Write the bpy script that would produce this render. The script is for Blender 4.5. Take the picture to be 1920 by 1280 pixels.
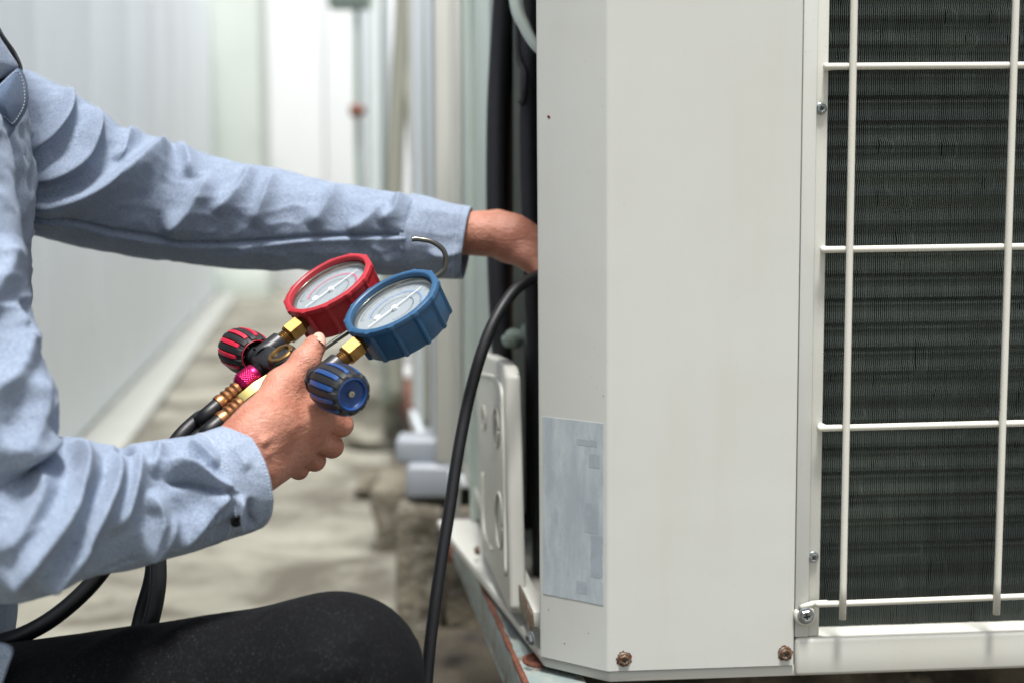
import bpy, bmesh, math, random
import numpy as np
from mathutils import Matrix, Vector

random.seed(7)
rng = np.random.default_rng(7)
for o in list(bpy.data.objects):
    bpy.data.objects.remove(o)
SC = bpy.context.scene
COL = SC.collection

# ------------------------------------------------------------------ camera
CAMZ, PITCH, FPX = 0.80, math.radians(6.2), 2667.0
cam_d = bpy.data.cameras.new('camera')
cam = bpy.data.objects.new('camera', cam_d)
COL.objects.link(cam)
cam.location = (0, 0, CAMZ)
cam.rotation_euler = (math.pi / 2 - PITCH, 0, 0)
cam_d.sensor_width = 36.0
cam_d.lens = 50.0
cam_d.clip_start = 0.05
cam_d.clip_end = 200.0
cam_d.dof.use_dof = True
cam_d.dof.focus_distance = 1.26
cam_d.dof.aperture_fstop = 3.4
SC.camera = cam

# ------------------------------------------------------------------ sky and sun
SUN_EL, SUN_AZ = math.radians(74), math.radians(172)   # azimuth clockwise from +y (where the sun stands)
world = bpy.data.worlds.new('World')
SC.world = world
world.use_nodes = True
wn = world.node_tree
bg = wn.nodes['Background']
sky = wn.nodes.new('ShaderNodeTexSky')
sky.sky_type = 'NISHITA'
sky.sun_disc = False
sky.sun_elevation = SUN_EL
sky.sun_rotation = SUN_AZ
sky.dust_density = 4.0
sky.air_density = 1.0
sky.ozone_density = 0.6
hsv = wn.nodes.new('ShaderNodeHueSaturation')      # thin overcast: the whole sky paler than clear blue
hsv.inputs['Saturation'].default_value = 0.38
wn.links.new(sky.outputs[0], hsv.inputs['Color'])
wn.links.new(hsv.outputs[0], bg.inputs['Color'])
bg.inputs['Strength'].default_value = 0.085
sun_d = bpy.data.lights.new('sun', 'SUN')
sun = bpy.data.objects.new('sun', sun_d)
COL.objects.link(sun)
sun_d.energy = 3.0
sun_d.angle = math.radians(10)
sun_d.color = (1.0, 0.985, 0.965)
sdir = Vector((math.sin(SUN_AZ) * math.cos(SUN_EL), math.cos(SUN_AZ) * math.cos(SUN_EL), math.sin(SUN_EL)))
sun.rotation_euler = sdir.to_track_quat('Z', 'Y').to_euler()

SC.view_settings.view_transform = 'Standard'
SC.view_settings.look = 'None'
SC.view_settings.gamma = 1.0
SC.view_settings.exposure = 0.92
SC.view_settings.use_curve_mapping = False
SC.render.engine = 'CYCLES'

# ------------------------------------------------------------------ helpers
sp, cp = math.sin(PITCH), math.cos(PITCH)
CAM = np.array([0, 0, CAMZ])
C_R = np.array([1.0, 0, 0])
C_D = np.array([0, -sp, -cp])      # image down
C_F = np.array([0, cp, -sp])       # forward


def P(px, py, d):
    """world point seen at photo pixel (px, py) at distance d along the optical axis"""
    return CAM + d * (C_R * (px - 960) / FPX + C_D * (py - 640) / FPX + C_F)


def cam_vec(x, y, z):
    return C_R * x + C_D * y + C_F * z


def to_px(V):
    Q = np.asarray(V) - CAM
    z = Q @ C_F
    return np.stack([960 + FPX * (Q @ C_R) / z, 640 + FPX * (Q @ C_D) / z], -1)


def norm(v):
    v = np.asarray(v, float)
    return v / np.linalg.norm(v)


MW = {}


def tag(o, label=None, cat=None, group=None, kind=None):
    if label: o['label'] = label
    if cat: o['category'] = cat
    if group: o['group'] = group
    if kind: o['kind'] = kind
    return o


def empty(name, loc=(0, 0, 0), rot=None):
    o = bpy.data.objects.new(name, None)
    COL.objects.link(o)
    M = Matrix.Translation(Vector(tuple(loc)))
    if rot is not None:
        M = M @ Matrix([list(r) for r in rot]).to_4x4()
    o.matrix_world = M
    o.empty_display_size = 0.05
    MW[o.name] = M
    return o


def put(name, VF, mat, parent=None, local=False, smooth=True, uv=None, angle=None):
    """one mesh object; V in world coordinates unless local"""
    V, F = VF[0], VF[1]
    V = np.asarray(V, float)
    M = Matrix.Identity(4)
    if parent is not None:
        M = MW[parent.name]
        if not local:
            Mi = np.array(M.inverted())
            V = V @ Mi[:3, :3].T + Mi[:3, 3]
    me = bpy.data.meshes.new(name)
    me.from_pydata(V.tolist(), [], [tuple(int(i) for i in f) for f in F])
    if uv is not None:
        l = me.uv_layers.new(name='UVMap')
        idx = np.empty(len(me.loops), int)
        me.loops.foreach_get('vertex_index', idx)
        l.data.foreach_set('uv', np.asarray(uv)[idx].astype(np.float32).ravel())
    me.update()
    if smooth:
        me.polygons.foreach_set('use_smooth', [True] * len(me.polygons))
        if angle is not None:
            me.set_sharp_from_angle(angle=math.radians(angle))
    me.materials.append(mat)
    o = bpy.data.objects.new(name, me)
    COL.objects.link(o)
    if parent is not None:
        o.parent = parent
    MW[o.name] = M
    return o


def share(name, src, parent, M):
    """another part with the same mesh, at local matrix M under its thing"""
    o = bpy.data.objects.new(name, src.data)
    COL.objects.link(o)
    o.parent = parent
    o.matrix_local = M
    MW[o.name] = MW[parent.name] @ M
    return o


def merge(*VFs):
    V, F, n = [], [], 0
    for v, f in VFs:
        V.append(np.asarray(v, float))
        F += [tuple(i + n for i in q) for q in f]
        n += len(v)
    return np.concatenate(V), F


def frames(C, up0=None):
    C = np.asarray(C, float)
    T = np.gradient(C, axis=0)
    T /= np.linalg.norm(T, axis=1)[:, None]
    u = np.array([0, 0, 1.0]) if up0 is None else np.asarray(up0, float)
    if abs(T[0] @ u) > 0.95: u = np.array([1.0, 0, 0])
    N = np.empty_like(T)
    for i in range(len(T)):
        u = u - (u @ T[i]) * T[i]
        u = u / np.linalg.norm(u)
        N[i] = u
    return T, N, np.cross(T, N)


def catmull(K, n):
    """smooth curve through rows of K, n samples, any column count"""
    K = np.asarray(K, float)
    E = np.vstack([2 * K[0] - K[1], K, 2 * K[-1] - K[-2]])
    t = np.linspace(0, len(K) - 1 - 1e-9, n)
    i = t.astype(int)
    f = (t - i)[:, None]
    a, b, c, d = E[i], E[i + 1], E[i + 2], E[i + 3]
    return 0.5 * (2 * b + (c - a) * f + (2 * a - 5 * b + 4 * c - d) * f ** 2 + (3 * b - a - 3 * c + d) * f ** 3)


def tube(C, R, seg=16, caps=True, closed=False):
    C = np.asarray(C, float)
    R = np.broadcast_to(np.asarray(R, float), (len(C),))
    T, N, B = frames(C)
    th = np.linspace(0, 2 * math.pi, seg, endpoint=False)
    V = (C[:, None] + R[:, None, None] * (np.cos(th)[None, :, None] * N[:, None] + np.sin(th)[None, :, None] * B[:, None])).reshape(-1, 3)
    F = []
    for i in range(len(C) - 1):
        for j in range(seg):
            k = (j + 1) % seg
            F.append((i * seg + j, i * seg + k, (i + 1) * seg + k, (i + 1) * seg + j))
    if caps:
        F.append(tuple(range(seg - 1, -1, -1)))
        F.append(tuple((len(C) - 1) * seg + j for j in range(seg)))
    return V, F


def revolve(prof, seg=48, rmod=None, cap0=False, cap1=False):
    """profile [(r, z)] about +z"""
    th = np.linspace(0, 2 * math.pi, seg, endpoint=False)
    V, F = [], []
    for i, (r, z) in enumerate(prof):
        rr = np.full(seg, r) if rmod is None else rmod(r, z, th, i)
        V.append(np.stack([rr * np.cos(th), rr * np.sin(th), np.full(seg, z)], -1))
    V = np.concatenate(V)
    n = len(prof)
    for i in range(n - 1):
        for j in range(seg):
            k = (j + 1) % seg
            F.append((i * seg + j, i * seg + k, (i + 1) * seg + k, (i + 1) * seg + j))
    if cap0: F.append(tuple(range(seg - 1, -1, -1)))
    if cap1: F.append(tuple((n - 1) * seg + j for j in range(seg)))
    return V, F


def place(VF, R, o):
    """R columns = local axes in target space"""
    return np.asarray(VF[0]) @ np.asarray(R).T + np.asarray(o), VF[1]


def axes(z, x=None):
    z = norm(z)
    x = np.array([1.0, 0, 0]) if x is None else np.asarray(x, float)
    if abs(x @ z) > 0.95: x = np.array([0, 0, 1.0])
    x = norm(x - (x @ z) * z)
    return np.stack([x, np.cross(z, x), z], 1)


def box(x0, x1, y0, y1, z0, z1, bev=0.0, seg=2):
    bm = bmesh.new()
    bmesh.ops.create_cube(bm, size=1)
    for v in bm.verts:
        v.co = Vector(((x0 + x1) / 2 + v.co.x * (x1 - x0), (y0 + y1) / 2 + v.co.y * (y1 - y0), (z0 + z1) / 2 + v.co.z * (z1 - z0)))
    if bev > 0:
        bmesh.ops.bevel(bm, geom=list(bm.edges), offset=bev, segments=seg, affect='EDGES', profile=0.5)
    return dump(bm)


def dump(bm):
    bm.verts.index_update()
    V = np.array([v.co[:] for v in bm.verts])
    F = [tuple(v.index for v in f.verts) for f in bm.faces]
    bm.free()
    return V, F


def prism(poly, z0, z1, bev=0.0, seg=2):
    """polygon in xy extruded along z"""
    bm = bmesh.new()
    a = [bm.verts.new((p[0], p[1], z0)) for p in poly]
    f = bm.faces.new(a)
    r = bmesh.ops.extrude_face_region(bm, geom=[f])
    for v in r['geom']:
        if isinstance(v, bmesh.types.BMVert): v.co.z = z1
    bmesh.ops.recalc_face_normals(bm, faces=bm.faces[:])
    if bev > 0:
        bmesh.ops.bevel(bm, geom=list(bm.edges), offset=bev, segments=seg, affect='EDGES', profile=0.5)
    return dump(bm)


def vnoise(p, seed=0):
    """smooth value noise, p (N,3) -> about -1..1"""
    p = np.asarray(p, float)
    i = np.floor(p).astype(np.int64)
    f = p - i
    f = f * f * f * (f * (f * 6 - 15) + 10)
    out = 0
    for dx in (0, 1):
        for dy in (0, 1):
            for dz in (0, 1):
                h = ((i[:, 0] + dx) * 374761393 + (i[:, 1] + dy) * 668265263 + (i[:, 2] + dz) * 2147483647 + seed * 974634777) & 0x7fffffff
                h = ((h ^ (h >> 13)) * 1274126177) & 0x7fffffff
                h = (h ^ (h >> 16)) & 0xffff
                w = (f[:, 0] if dx else 1 - f[:, 0]) * (f[:, 1] if dy else 1 - f[:, 1]) * (f[:, 2] if dz else 1 - f[:, 2])
                out = out + w * (h / 32767.5 - 1)
    return out


def fbm(p, oct=3, seed=0):
    s, a, t = 0, 1, 0
    for k in range(oct):
        s = s + a * vnoise(np.asarray(p) * 2 ** k, seed + k)
        t += a
        a *= 0.5
    return s / t


def sstep(a, b, x):
    t = np.clip((x - a) / (b - a), 0, 1)
    return t * t * (3 - 2 * t)


# --- implicit surfaces (limbs, hands, bodies)
def surface_nets(fn, lo, hi, h):
    lo, hi = np.asarray(lo, float), np.asarray(hi, float)
    n = np.ceil((hi - lo) / h).astype(int) + 1
    g = [lo[k] + h * np.arange(n[k]) for k in range(3)]
    A = np.stack(np.meshgrid(*g, indexing='ij'), -1).reshape(-1, 3).astype(np.float32)
    D = np.concatenate([fn(c) for c in np.array_split(A, max(1, len(A) // 400000))]).reshape(n)
    S = D < 0
    acc = np.zeros(tuple(n - 1) + (3,))
    cnt = np.zeros(tuple(n - 1))
    def sl(ax, o):   # corner slice
        return tuple(slice(o[k], n[k] - 1 + o[k]) for k in range(3))
    for ax in range(3):
        for b in (0, 1):
            for c in (0, 1):
                o0 = [0, 0, 0]
                oth = [k for k in range(3) if k != ax]
                o0[oth[0]], o0[oth[1]] = b, c
                o1 = list(o0); o1[ax] = 1
                d0, d1 = D[sl(ax, o0)], D[sl(ax, o1)]
                cr = (d0 < 0) != (d1 < 0)
                t = np.where(cr, d0 / np.where(cr, d0 - d1, 1), 0)
                p = np.zeros(acc.shape)
                p[..., oth[0]] = b; p[..., oth[1]] = c
                p[..., ax] = t
                acc += p * cr[..., None]
                cnt += cr
    act = cnt > 0
    idx = -np.ones(act.shape, int)
    idx[act] = np.arange(act.sum())
    cell = np.argwhere(act)
    V = lo + h * (cell + acc[act] / cnt[act][:, None])
    F = []
    for ax in range(3):
        oth = [k for k in range(3) if k != ax]
        s0 = [slice(1, n[k] - 1) for k in range(3)]
        s1 = list(s0)
        s0[ax] = slice(0, n[ax] - 1); s1[ax] = slice(1, n[ax])
        a, b = S[tuple(s0)], S[tuple(s1)]
        for flip in (0, 1):
            e = np.argwhere((a & ~b) if flip == 0 else (~a & b))
            if not len(e): continue
            base = e.copy()
            for k in oth: base[:, k] += 1
            q = []
            for (u, v) in ((0, 0), (1, 0), (1, 1), (0, 1)):
                c = base.copy()
                c[:, oth[0]] -= u; c[:, oth[1]] -= v
                q.append(idx[c[:, 0], c[:, 1], c[:, 2]])
            q = np.stack(q, 1)
            if (flip == 1) != (ax == 1): q = q[:, ::-1]
            F.append(q)
    F = np.concatenate(F)
    return V, F


def relax(V, F, it=3, lam=0.5):
    F = np.asarray(F)
    E = np.concatenate([F[:, [0, 1]], F[:, [1, 2]], F[:, [2, 3]], F[:, [3, 0]]])
    E = np.concatenate([E, E[:, ::-1]])
    cnt = np.bincount(E[:, 0], minlength=len(V)).astype(float)
    for _ in range(it):
        s = np.stack([np.bincount(E[:, 0], weights=V[E[:, 1], k], minlength=len(V)) for k in range(3)], -1)
        V = V + lam * (s / cnt[:, None] - V)
    return V


def smin(a, b, k):
    h = np.clip(0.5 + 0.5 * (b - a) / k, 0, 1)
    return b + (a - b) * h - k * h * (1 - h)


def cone(p, a, b, ra, rb):
    a, b = np.asarray(a, np.float32), np.asarray(b, np.float32)
    d = b - a
    t = np.clip(((p - a) @ d) / max(1e-9, float(d @ d)), 0, 1)
    return np.linalg.norm(p - a - t[:, None] * d, axis=1) - (ra + (rb - ra) * t)


def chain(p, pts, rad, k):
    s = None
    for i in range(len(pts) - 1):
        c = cone(p, pts[i], pts[i + 1], rad[i], rad[i + 1])
        s = c if s is None else smin(s, c, k)
    return s


def ellipsoid(p, c, ax, r):
    """ax rows: unit axes"""
    q = (p - np.asarray(c, np.float32)) @ np.asarray(ax, np.float32).T / np.asarray(r, np.float32)
    k = np.linalg.norm(q, axis=1)
    return (k - 1) * min(r)


# ------------------------------------------------------------------ materials
def srgb(r, g, b):
    f = lambda c: (c / 255 / 12.92) if c / 255 <= 0.04045 else ((c / 255 + 0.055) / 1.055) ** 2.4
    return (f(r), f(g), f(b), 1)


class Mat:
    def __init__(s, name, col, rough=0.5, metal=0.0, spec=0.5, **kw):
        s.m = bpy.data.materials.new(name)
        s.m.use_nodes = True
        s.t = s.m.node_tree
        s.b = s.t.nodes['Principled BSDF']
        s.b.inputs['Base Color'].default_value = col if len(col) == 4 else (*col, 1)
        s.b.inputs['Roughness'].default_value = rough
        s.b.inputs['Metallic'].default_value = metal
        s.b.inputs['Specular IOR Level'].default_value = spec
        for k, v in kw.items(): s.b.inputs[k.replace('_', ' ')].default_value = v
        s.col = None
        s.nrm = None

    def n(s, t, **kw):
        x = s.t.nodes.new(t)
        for k, v in kw.items(): setattr(x, k, v)
        return x

    def l(s, a, b): s.t.links.new(a, b)

    def coord(s, kind='Object', scale=(1, 1, 1), rot=(0, 0, 0)):
        c = s.n('ShaderNodeTexCoord')
        mp = s.n('ShaderNodeMapping')
        mp.inputs['Scale'].default_value = scale
        mp.inputs['Rotation'].default_value = rot
        s.l(c.outputs[kind], mp.inputs[0])
        return mp.outputs[0]

    def noise(s, scale, detail=4, rough=0.55, co=None, dist=0.0):
        x = s.n('ShaderNodeTexNoise')
        x.inputs['Scale'].default_value = scale
        x.inputs['Detail'].default_value = detail
        x.inputs['Roughness'].default_value = rough
        x.inputs['Distortion'].default_value = dist
        s.l(co if co is not None else s.coord(), x.inputs['Vector'])
        return x.outputs['Fac']

    def ramp(s, fac, stops):
        r = s.n('ShaderNodeValToRGB')
        e = r.color_ramp.elements
        while len(e) < len(stops): e.new(0.5)
        for q, (p, c) in zip(e, stops):
            q.position = p
            q.color = c if isinstance(c, tuple) else (c, c, c, 1)
        s.l(fac, r.inputs[0])
        return r.outputs[0]

    def mix(s, fac, col, blend='MIX'):
        """blend col over the current colour by fac"""
        x = s.n('ShaderNodeMix', data_type='RGBA', blend_type=blend)
        if isinstance(fac, (int, float)): x.inputs[0].default_value = fac
        else: s.l(fac, x.inputs[0])
        if s.col is None: x.inputs[6].default_value = s.b.inputs['Base Color'].default_value
        else: s.l(s.col, x.inputs[6])
        if isinstance(col, tuple): x.inputs[7].default_value = col
        else: s.l(col, x.inputs[7])
        s.col = x.outputs[2]
        s.l(s.col, s.b.inputs['Base Color'])
        return s

    def bump(s, h, strength=0.3, dist=0.001):
        x = s.n('ShaderNodeBump')
        x.inputs['Strength'].default_value = strength
        x.inputs['Distance'].default_value = dist
        s.l(h, x.inputs['Height'])
        if s.nrm is not None: s.l(s.nrm, x.inputs['Normal'])
        s.nrm = x.outputs[0]
        s.l(s.nrm, s.b.inputs['Normal'])
        return s

    def roughvar(s, fac, lo, hi):
        x = s.n('ShaderNodeMapRange')
        x.inputs['To Min'].default_value = lo
        x.inputs['To Max'].default_value = hi
        s.l(fac, x.inputs[0])
        s.l(x.outputs[0], s.b.inputs['Roughness'])
        return s


def paint(name, col, rough=0.42, dirt=(150, 140, 118), amt=0.35, streak=0.3):
    m = Mat(name, srgb(*col), rough)
    m.mix(m.ramp(m.noise(5, 5), [(0.45, 0.0), (0.8, amt * 0.5)]), srgb(*dirt))
    m.mix(m.ramp(m.noise(30, 5, 0.6, co=m.coord('Object', (1, 1, 0.08))), [(0.5, 0.0), (0.8, amt * streak)]), srgb(*dirt))
    m.mix(m.ramp(m.noise(420, 2, 0.5), [(0.74, 0.0), (0.78, amt)]), srgb(90, 70, 50))
    m.bump(m.noise(260, 2), 0.06, 0.0004)
    m.bump(m.noise(9, 2), 0.12, 0.006)
    m.roughvar(m.noise(22, 4), rough - 0.07, rough + 0.12)
    return m.m


M_CAB = paint('cabinet_paint', (194, 196, 190), 0.4, (178, 172, 154), 0.5)
M_CABW = paint('cabinet_paint_warm', (200, 200, 192), 0.42, (176, 166, 140), 0.35)
M_WIRE = paint('guard_wire_coating', (208, 206, 196), 0.38, (190, 180, 155), 0.3)
M_SIDE = paint('side_panel_paint', (196, 208, 200), 0.42, (150, 150, 130), 0.4)

m = Mat('coil_fins', srgb(62, 70, 66), 0.45, 0.2)
m.mix(m.ramp(m.noise(9, 4, co=m.coord('Object', (0.5, 1, 9))), [(0.35, 0.0), (0.75, 0.8)]), srgb(84, 91, 83))
m.mix(m.ramp(m.noise(5, 5, 0.6), [(0.45, 0.0), (0.7, 0.6)]), srgb(42, 49, 48))
m.mix(m.ramp(m.noise(700, 1, 0.4), [(0.745, 0.0), (0.79, 0.6)]), srgb(140, 142, 130))
M_FIN = m.m
M_TUBE = Mat('coil_tube', srgb(120, 122, 112), 0.35, 0.8).m
M_DARK = Mat('dark_cavity', srgb(22, 24, 25), 0.8).m  # near-black colour paints the shade inside the cabinet
m = Mat('zinc_screw', srgb(150, 156, 158), 0.33, 0.85)
m.mix(m.ramp(m.noise(300, 4), [(0.5, 0.0), (0.7, 0.6)]), srgb(92, 92, 88))
M_ZINC = m.m
m = Mat('rusty_screw', srgb(132, 122, 106), 0.5, 0.5)
m.mix(m.ramp(m.noise(260, 4), [(0.42, 0.0), (0.55, 0.9)]), srgb(92, 58, 36))
M_RSCREW = m.m
m = Mat('rust', srgb(112, 62, 40), 0.85)
m.mix(m.ramp(m.noise(120, 5), [(0.4, 0.0), (0.6, 0.9)]), srgb(78, 44, 34))
m.bump(m.noise(300, 4), 0.5, 0.001)
M_RUST = m.m
m = Mat('faded_sticker', srgb(164, 174, 180), 0.36)
co = m.coord('Generated')
m.mix(m.ramp(m.noise(3.2, 5, 0.6, co=co), [(0.38, 0.0), (0.62, 0.9)]), srgb(186, 194, 197))
m.mix(m.ramp(m.noise(5.5, 5, 0.6, co=co, dist=0.4), [(0.52, 0.0), (0.68, 0.4)]), srgb(152, 163, 170))
m.mix(m.ramp(m.noise(260, 2), [(0.55, 0.0), (0.75, 0.35)]), srgb(150, 160, 168))
m.bump(m.noise(90, 3), 0.12, 0.0006)
M_STICK = m.m


def fabric(name, base, light, weave=1900, sheen=0.25, strength=0.35):
    m = Mat(name, srgb(*base), 0.88, spec=0.2)
    m.b.inputs['Sheen Weight'].default_value = sheen
    m.b.inputs['Sheen Roughness'].default_value = 0.5
    w1 = m.noise(weave, 2, 0.6, co=m.coord('Object', (0.22, 1, 1)))
    w2 = m.noise(weave, 2, 0.6, co=m.coord('Object', (1, 1, 0.2)))
    m.mix(m.ramp(w1, [(0.36, 0.05), (0.68, 0.72)]), srgb(*light))
    m.mix(m.ramp(w2, [(0.42, 0.0), (0.66, 0.5)]), srgb(*light))
    m.mix(m.ramp(m.noise(38, 4), [(0.45, 0.0), (0.75, 0.15)]), srgb(*light))
    w3 = m.noise(weave * 0.3, 2, 0.5, co=m.coord('Object', (0.3, 1, 1)))
    m.mix(m.ramp(w3, [(0.40, 0.0), (0.66, 0.14)]), srgb(*light))
    m.mix(m.ramp(w3, [(0.56, 0.0), (0.75, 0.08)]), srgb(*[int(c * 0.7) for c in base]))
    m.bump(w1, strength, 0.0006)
    m.bump(w2, strength, 0.0006)
    m.bump(m.noise(70, 3), 0.12, 0.002)
    return m.m


M_SHIRT = fabric('chambray', (68, 83, 108), (168, 181, 199), sheen=0.05, strength=0.4)
M_CUFF = fabric('chambray_cuff', (78, 93, 118), (174, 186, 203), sheen=0.05, strength=0.4)
M_DENIM = fabric('dark_denim', (60, 76, 100), (104, 122, 146))
m = Mat('black_jeans', srgb(8, 9, 12), 0.85, spec=0.15)
spk = m.noise(1500, 1, 0.5, co=m.coord('Object', (0.45, 1, 1), (0, 0.5, 0)))
m.mix(m.ramp(spk, [(0.69, 0.0), (0.73, 0.5)]), srgb(110, 112, 116))
m.mix(m.ramp(m.noise(20, 3), [(0.45, 0.0), (0.75, 0.25)]), srgb(18, 19, 23))
m.bump(spk, 0.4, 0.0008)
m.bump(m.noise(60, 3), 0.3, 0.003)
M_JEANS = m.m
M_THREAD = Mat('white_thread', srgb(168, 180, 194), 0.9).m
M_BLACK = Mat('black_button', srgb(14, 14, 16), 0.35).m
m = Mat('skin', srgb(178, 124, 104), 0.46, spec=0.35)
m.b.inputs['Subsurface Weight'].default_value = 0.06
m.b.inputs['Subsurface Radius'].default_value = (0.012, 0.004, 0.002)
m.b.inputs['Subsurface Scale'].default_value = 0.6
m.mix(m.ramp(m.noise(45, 4), [(0.42, 0.0), (0.66, 0.5)]), srgb(150, 84, 64))
m.mix(m.ramp(m.noise(420, 3, 0.6), [(0.5, 0.0), (0.75, 0.3)]), srgb(198, 150, 130))
vo = m.n('ShaderNodeTexVoronoi'); vo.inputs['Scale'].default_value = 620; m.l(m.coord(), vo.inputs['Vector'])
m.bump(vo.outputs['Distance'], 0.35, 0.001)
m.bump(m.noise(150, 4, 0.6, co=m.coord('Object', (1, 1, 2.2), (0.4, 0.6, 0))), 0.45, 0.003)
M_SKIN = m.m
M_NAIL = Mat('nail', srgb(214, 164, 146), 0.3, spec=0.5).m
m = Mat('hair', srgb(24, 20, 18), 0.5); m.bump(m.noise(300, 2, co=m.coord('Object', (1, 1, 0.15))), 0.8, 0.003); M_HAIR = m.m


def rubber(name, col, rough=0.45):
    m = Mat(name, srgb(*col), rough)
    m.bump(m.noise(700, 2), 0.12, 0.0004)
    m.mix(m.ramp(m.noise(60, 5), [(0.55, 0.0), (0.8, 0.3)]), srgb(*[min(255, int(c * 1.3 + 4)) for c in col]))
    ge = m.n('ShaderNodeNewGeometry')
    m.mix(m.ramp(ge.outputs['Pointiness'], [(0.53, 0.0), (0.60, 0.45)]), srgb(*[min(255, int(c * 0.9 + 46)) for c in col]))
    m.mix(m.ramp(m.noise(900, 2, 0.6), [(0.66, 0.0), (0.74, 0.5)]), srgb(*[min(255, int(c * 1.25 + 14)) for c in col]))
    m.roughvar(m.noise(50, 4), rough - 0.1, rough + 0.15)
    return m.m


M_RED = rubber('red_rubber', (158, 26, 38), 0.42)
M_BLUE = rubber('blue_rubber', (26, 72, 108), 0.42)
M_BLUEK = rubber('blue_plastic', (18, 56, 112), 0.35)
M_REDK = rubber('red_plastic', (180, 20, 48), 0.35)
M_KNOB = rubber('black_knob_rubber', (22, 23, 25), 0.55)
M_BODY = rubber('black_anodised', (24, 25, 28), 0.36)
M_HOSE = rubber('black_hose_rubber', (14, 15, 18), 0.42)
M_HOSE2 = rubber('black_cable_sheath', (11, 12, 16), 0.5)
m = Mat('brass', srgb(146, 114, 66), 0.38, 0.9)
m.mix(m.ramp(m.noise(160, 4), [(0.45, 0.0), (0.7, 0.6)]), srgb(104, 76, 42))
M_BRASS = m.m
M_COPPER = Mat('copper_crimp', srgb(166, 116, 78), 0.36, 0.9).m
M_MAG = Mat('magenta_anodised', srgb(160, 18, 78), 0.3, 0.75).m
M_YEL = Mat('yellow_brass', srgb(180, 166, 104), 0.36, 0.8).m
M_STEEL = Mat('steel', srgb(168, 166, 158), 0.22, 0.95).m
M_DIAL = Mat('dial_card', srgb(146, 155, 160), 0.5).m
M_DIALW = Mat('dial_white', srgb(240, 243, 244), 0.5).m
M_DIALP = Mat('dial_pink', srgb(206, 84, 122), 0.5).m
M_DIALB = Mat('dial_blue', srgb(120, 150, 190), 0.5).m
M_DIALG = Mat('dial_grey', srgb(92, 100, 108), 0.5).m
m = Mat('gauge_glass', (1, 1, 1), 0.03)
tr = m.n('ShaderNodeBsdfTransparent'); gl = m.n('ShaderNodeBsdfGlossy'); gl.inputs['Roughness'].default_value = 0.06
fr = m.n('ShaderNodeFresnel'); fr.inputs[0].default_value = 1.5
mx = m.n('ShaderNodeMixShader'); m.l(fr.outputs[0], mx.inputs[0]); m.l(tr.outputs[0], mx.inputs[1]); m.l(gl.outputs[0], mx.inputs[2])
m.l(mx.outputs[0], m.t.nodes['Material Output'].inputs['Surface'])
M_GLASS = m.m

m = Mat('weathered_concrete', srgb(114, 112, 101), 0.9)
m.mix(m.ramp(m.noise(1.6, 6, 0.6), [(0.4, 0.0), (0.62, 0.85)]), srgb(150, 148, 136))
m.mix(m.ramp(m.noise(3.4, 6, 0.68, dist=0.6), [(0.47, 0.0), (0.60, 0.8)]), srgb(72, 67, 56))
m.bump(m.noise(40, 5), 0.5, 0.01)
M_FLOOR = m.m
m = Mat('stained_concrete', srgb(124, 118, 103), 0.92)
m.mix(m.ramp(m.noise(7, 6, 0.65), [(0.42, 0.0), (0.58, 0.92)]), srgb(62, 56, 45))
m.mix(m.ramp(m.noise(16, 5, 0.65), [(0.55, 0.0), (0.7, 0.7)]), srgb(160, 156, 143))
m.bump(m.noise(50, 5), 0.7, 0.012)
M_PLINTH = m.m
m = Mat('shaded_mossy_concrete', srgb(112, 104, 88), 0.95)  # moss tone deepened to stand in for shade beneath the units
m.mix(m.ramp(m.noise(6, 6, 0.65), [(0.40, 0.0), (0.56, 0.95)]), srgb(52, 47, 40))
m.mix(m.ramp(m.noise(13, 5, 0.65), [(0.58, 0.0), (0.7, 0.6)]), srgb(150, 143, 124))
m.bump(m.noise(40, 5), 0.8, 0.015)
M_SHADEMOSS = m.m
m = Mat('shade_dark_soil', srgb(74, 67, 55), 0.95)  # soil colour darkened to carry the shadow below the unit
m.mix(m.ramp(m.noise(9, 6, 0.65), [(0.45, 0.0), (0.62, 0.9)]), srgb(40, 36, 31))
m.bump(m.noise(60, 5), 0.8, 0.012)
M_SHADESOIL = m.m
m = Mat('steel_channel_paint', srgb(118, 130, 128), 0.55)
m.mix(m.ramp(m.noise(24, 6, 0.65), [(0.5, 0.0), (0.62, 0.6)]), srgb(140, 144, 136))
m.mix(m.ramp(m.noise(30, 6, 0.7), [(0.53, 0.0), (0.62, 0.85)]), srgb(98, 72, 54))
m.bump(m.noise(120, 4), 0.3, 0.001)
M_CHAN = m.m
M_CLAD = paint('cladding_paint', (240, 246, 250), 0.5, (196, 206, 206), 0.2, 0.0)
M_CLAD2 = paint('end_wall_paint', (242, 245, 246), 0.6, (215, 220, 220), 0.2, 0.0)
M_KERB = paint('pale_render', (158, 160, 154), 0.8, (130, 130, 118), 0.5)
M_COLM = paint('column_paint', (208, 215, 208), 0.6, (168, 180, 166), 0.35)
M_PIPEG = paint('grey_green_pipe', (128, 142, 134), 0.5, (100, 110, 100), 0.3)
M_PIPEB = paint('beige_lagging', (140, 140, 127), 0.6, (128, 126, 108), 0.35)
M_PVC = paint('blue_grey_pvc', (148, 153, 160), 0.4, (128, 138, 150), 0.3)
M_ORANGE = Mat('orange_valve', srgb(118, 68, 48), 0.6).m
M_MOSS = Mat('mossy_felt', srgb(86, 92, 70), 0.95).m
M_PINKP = Mat('pink_lagging', srgb(200, 180, 168), 0.7).m
M_INS = rubber('pipe_insulation', (30, 31, 36), 0.6)
M_BROWN = rubber('brown_cable', (96, 78, 66), 0.6)


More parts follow.
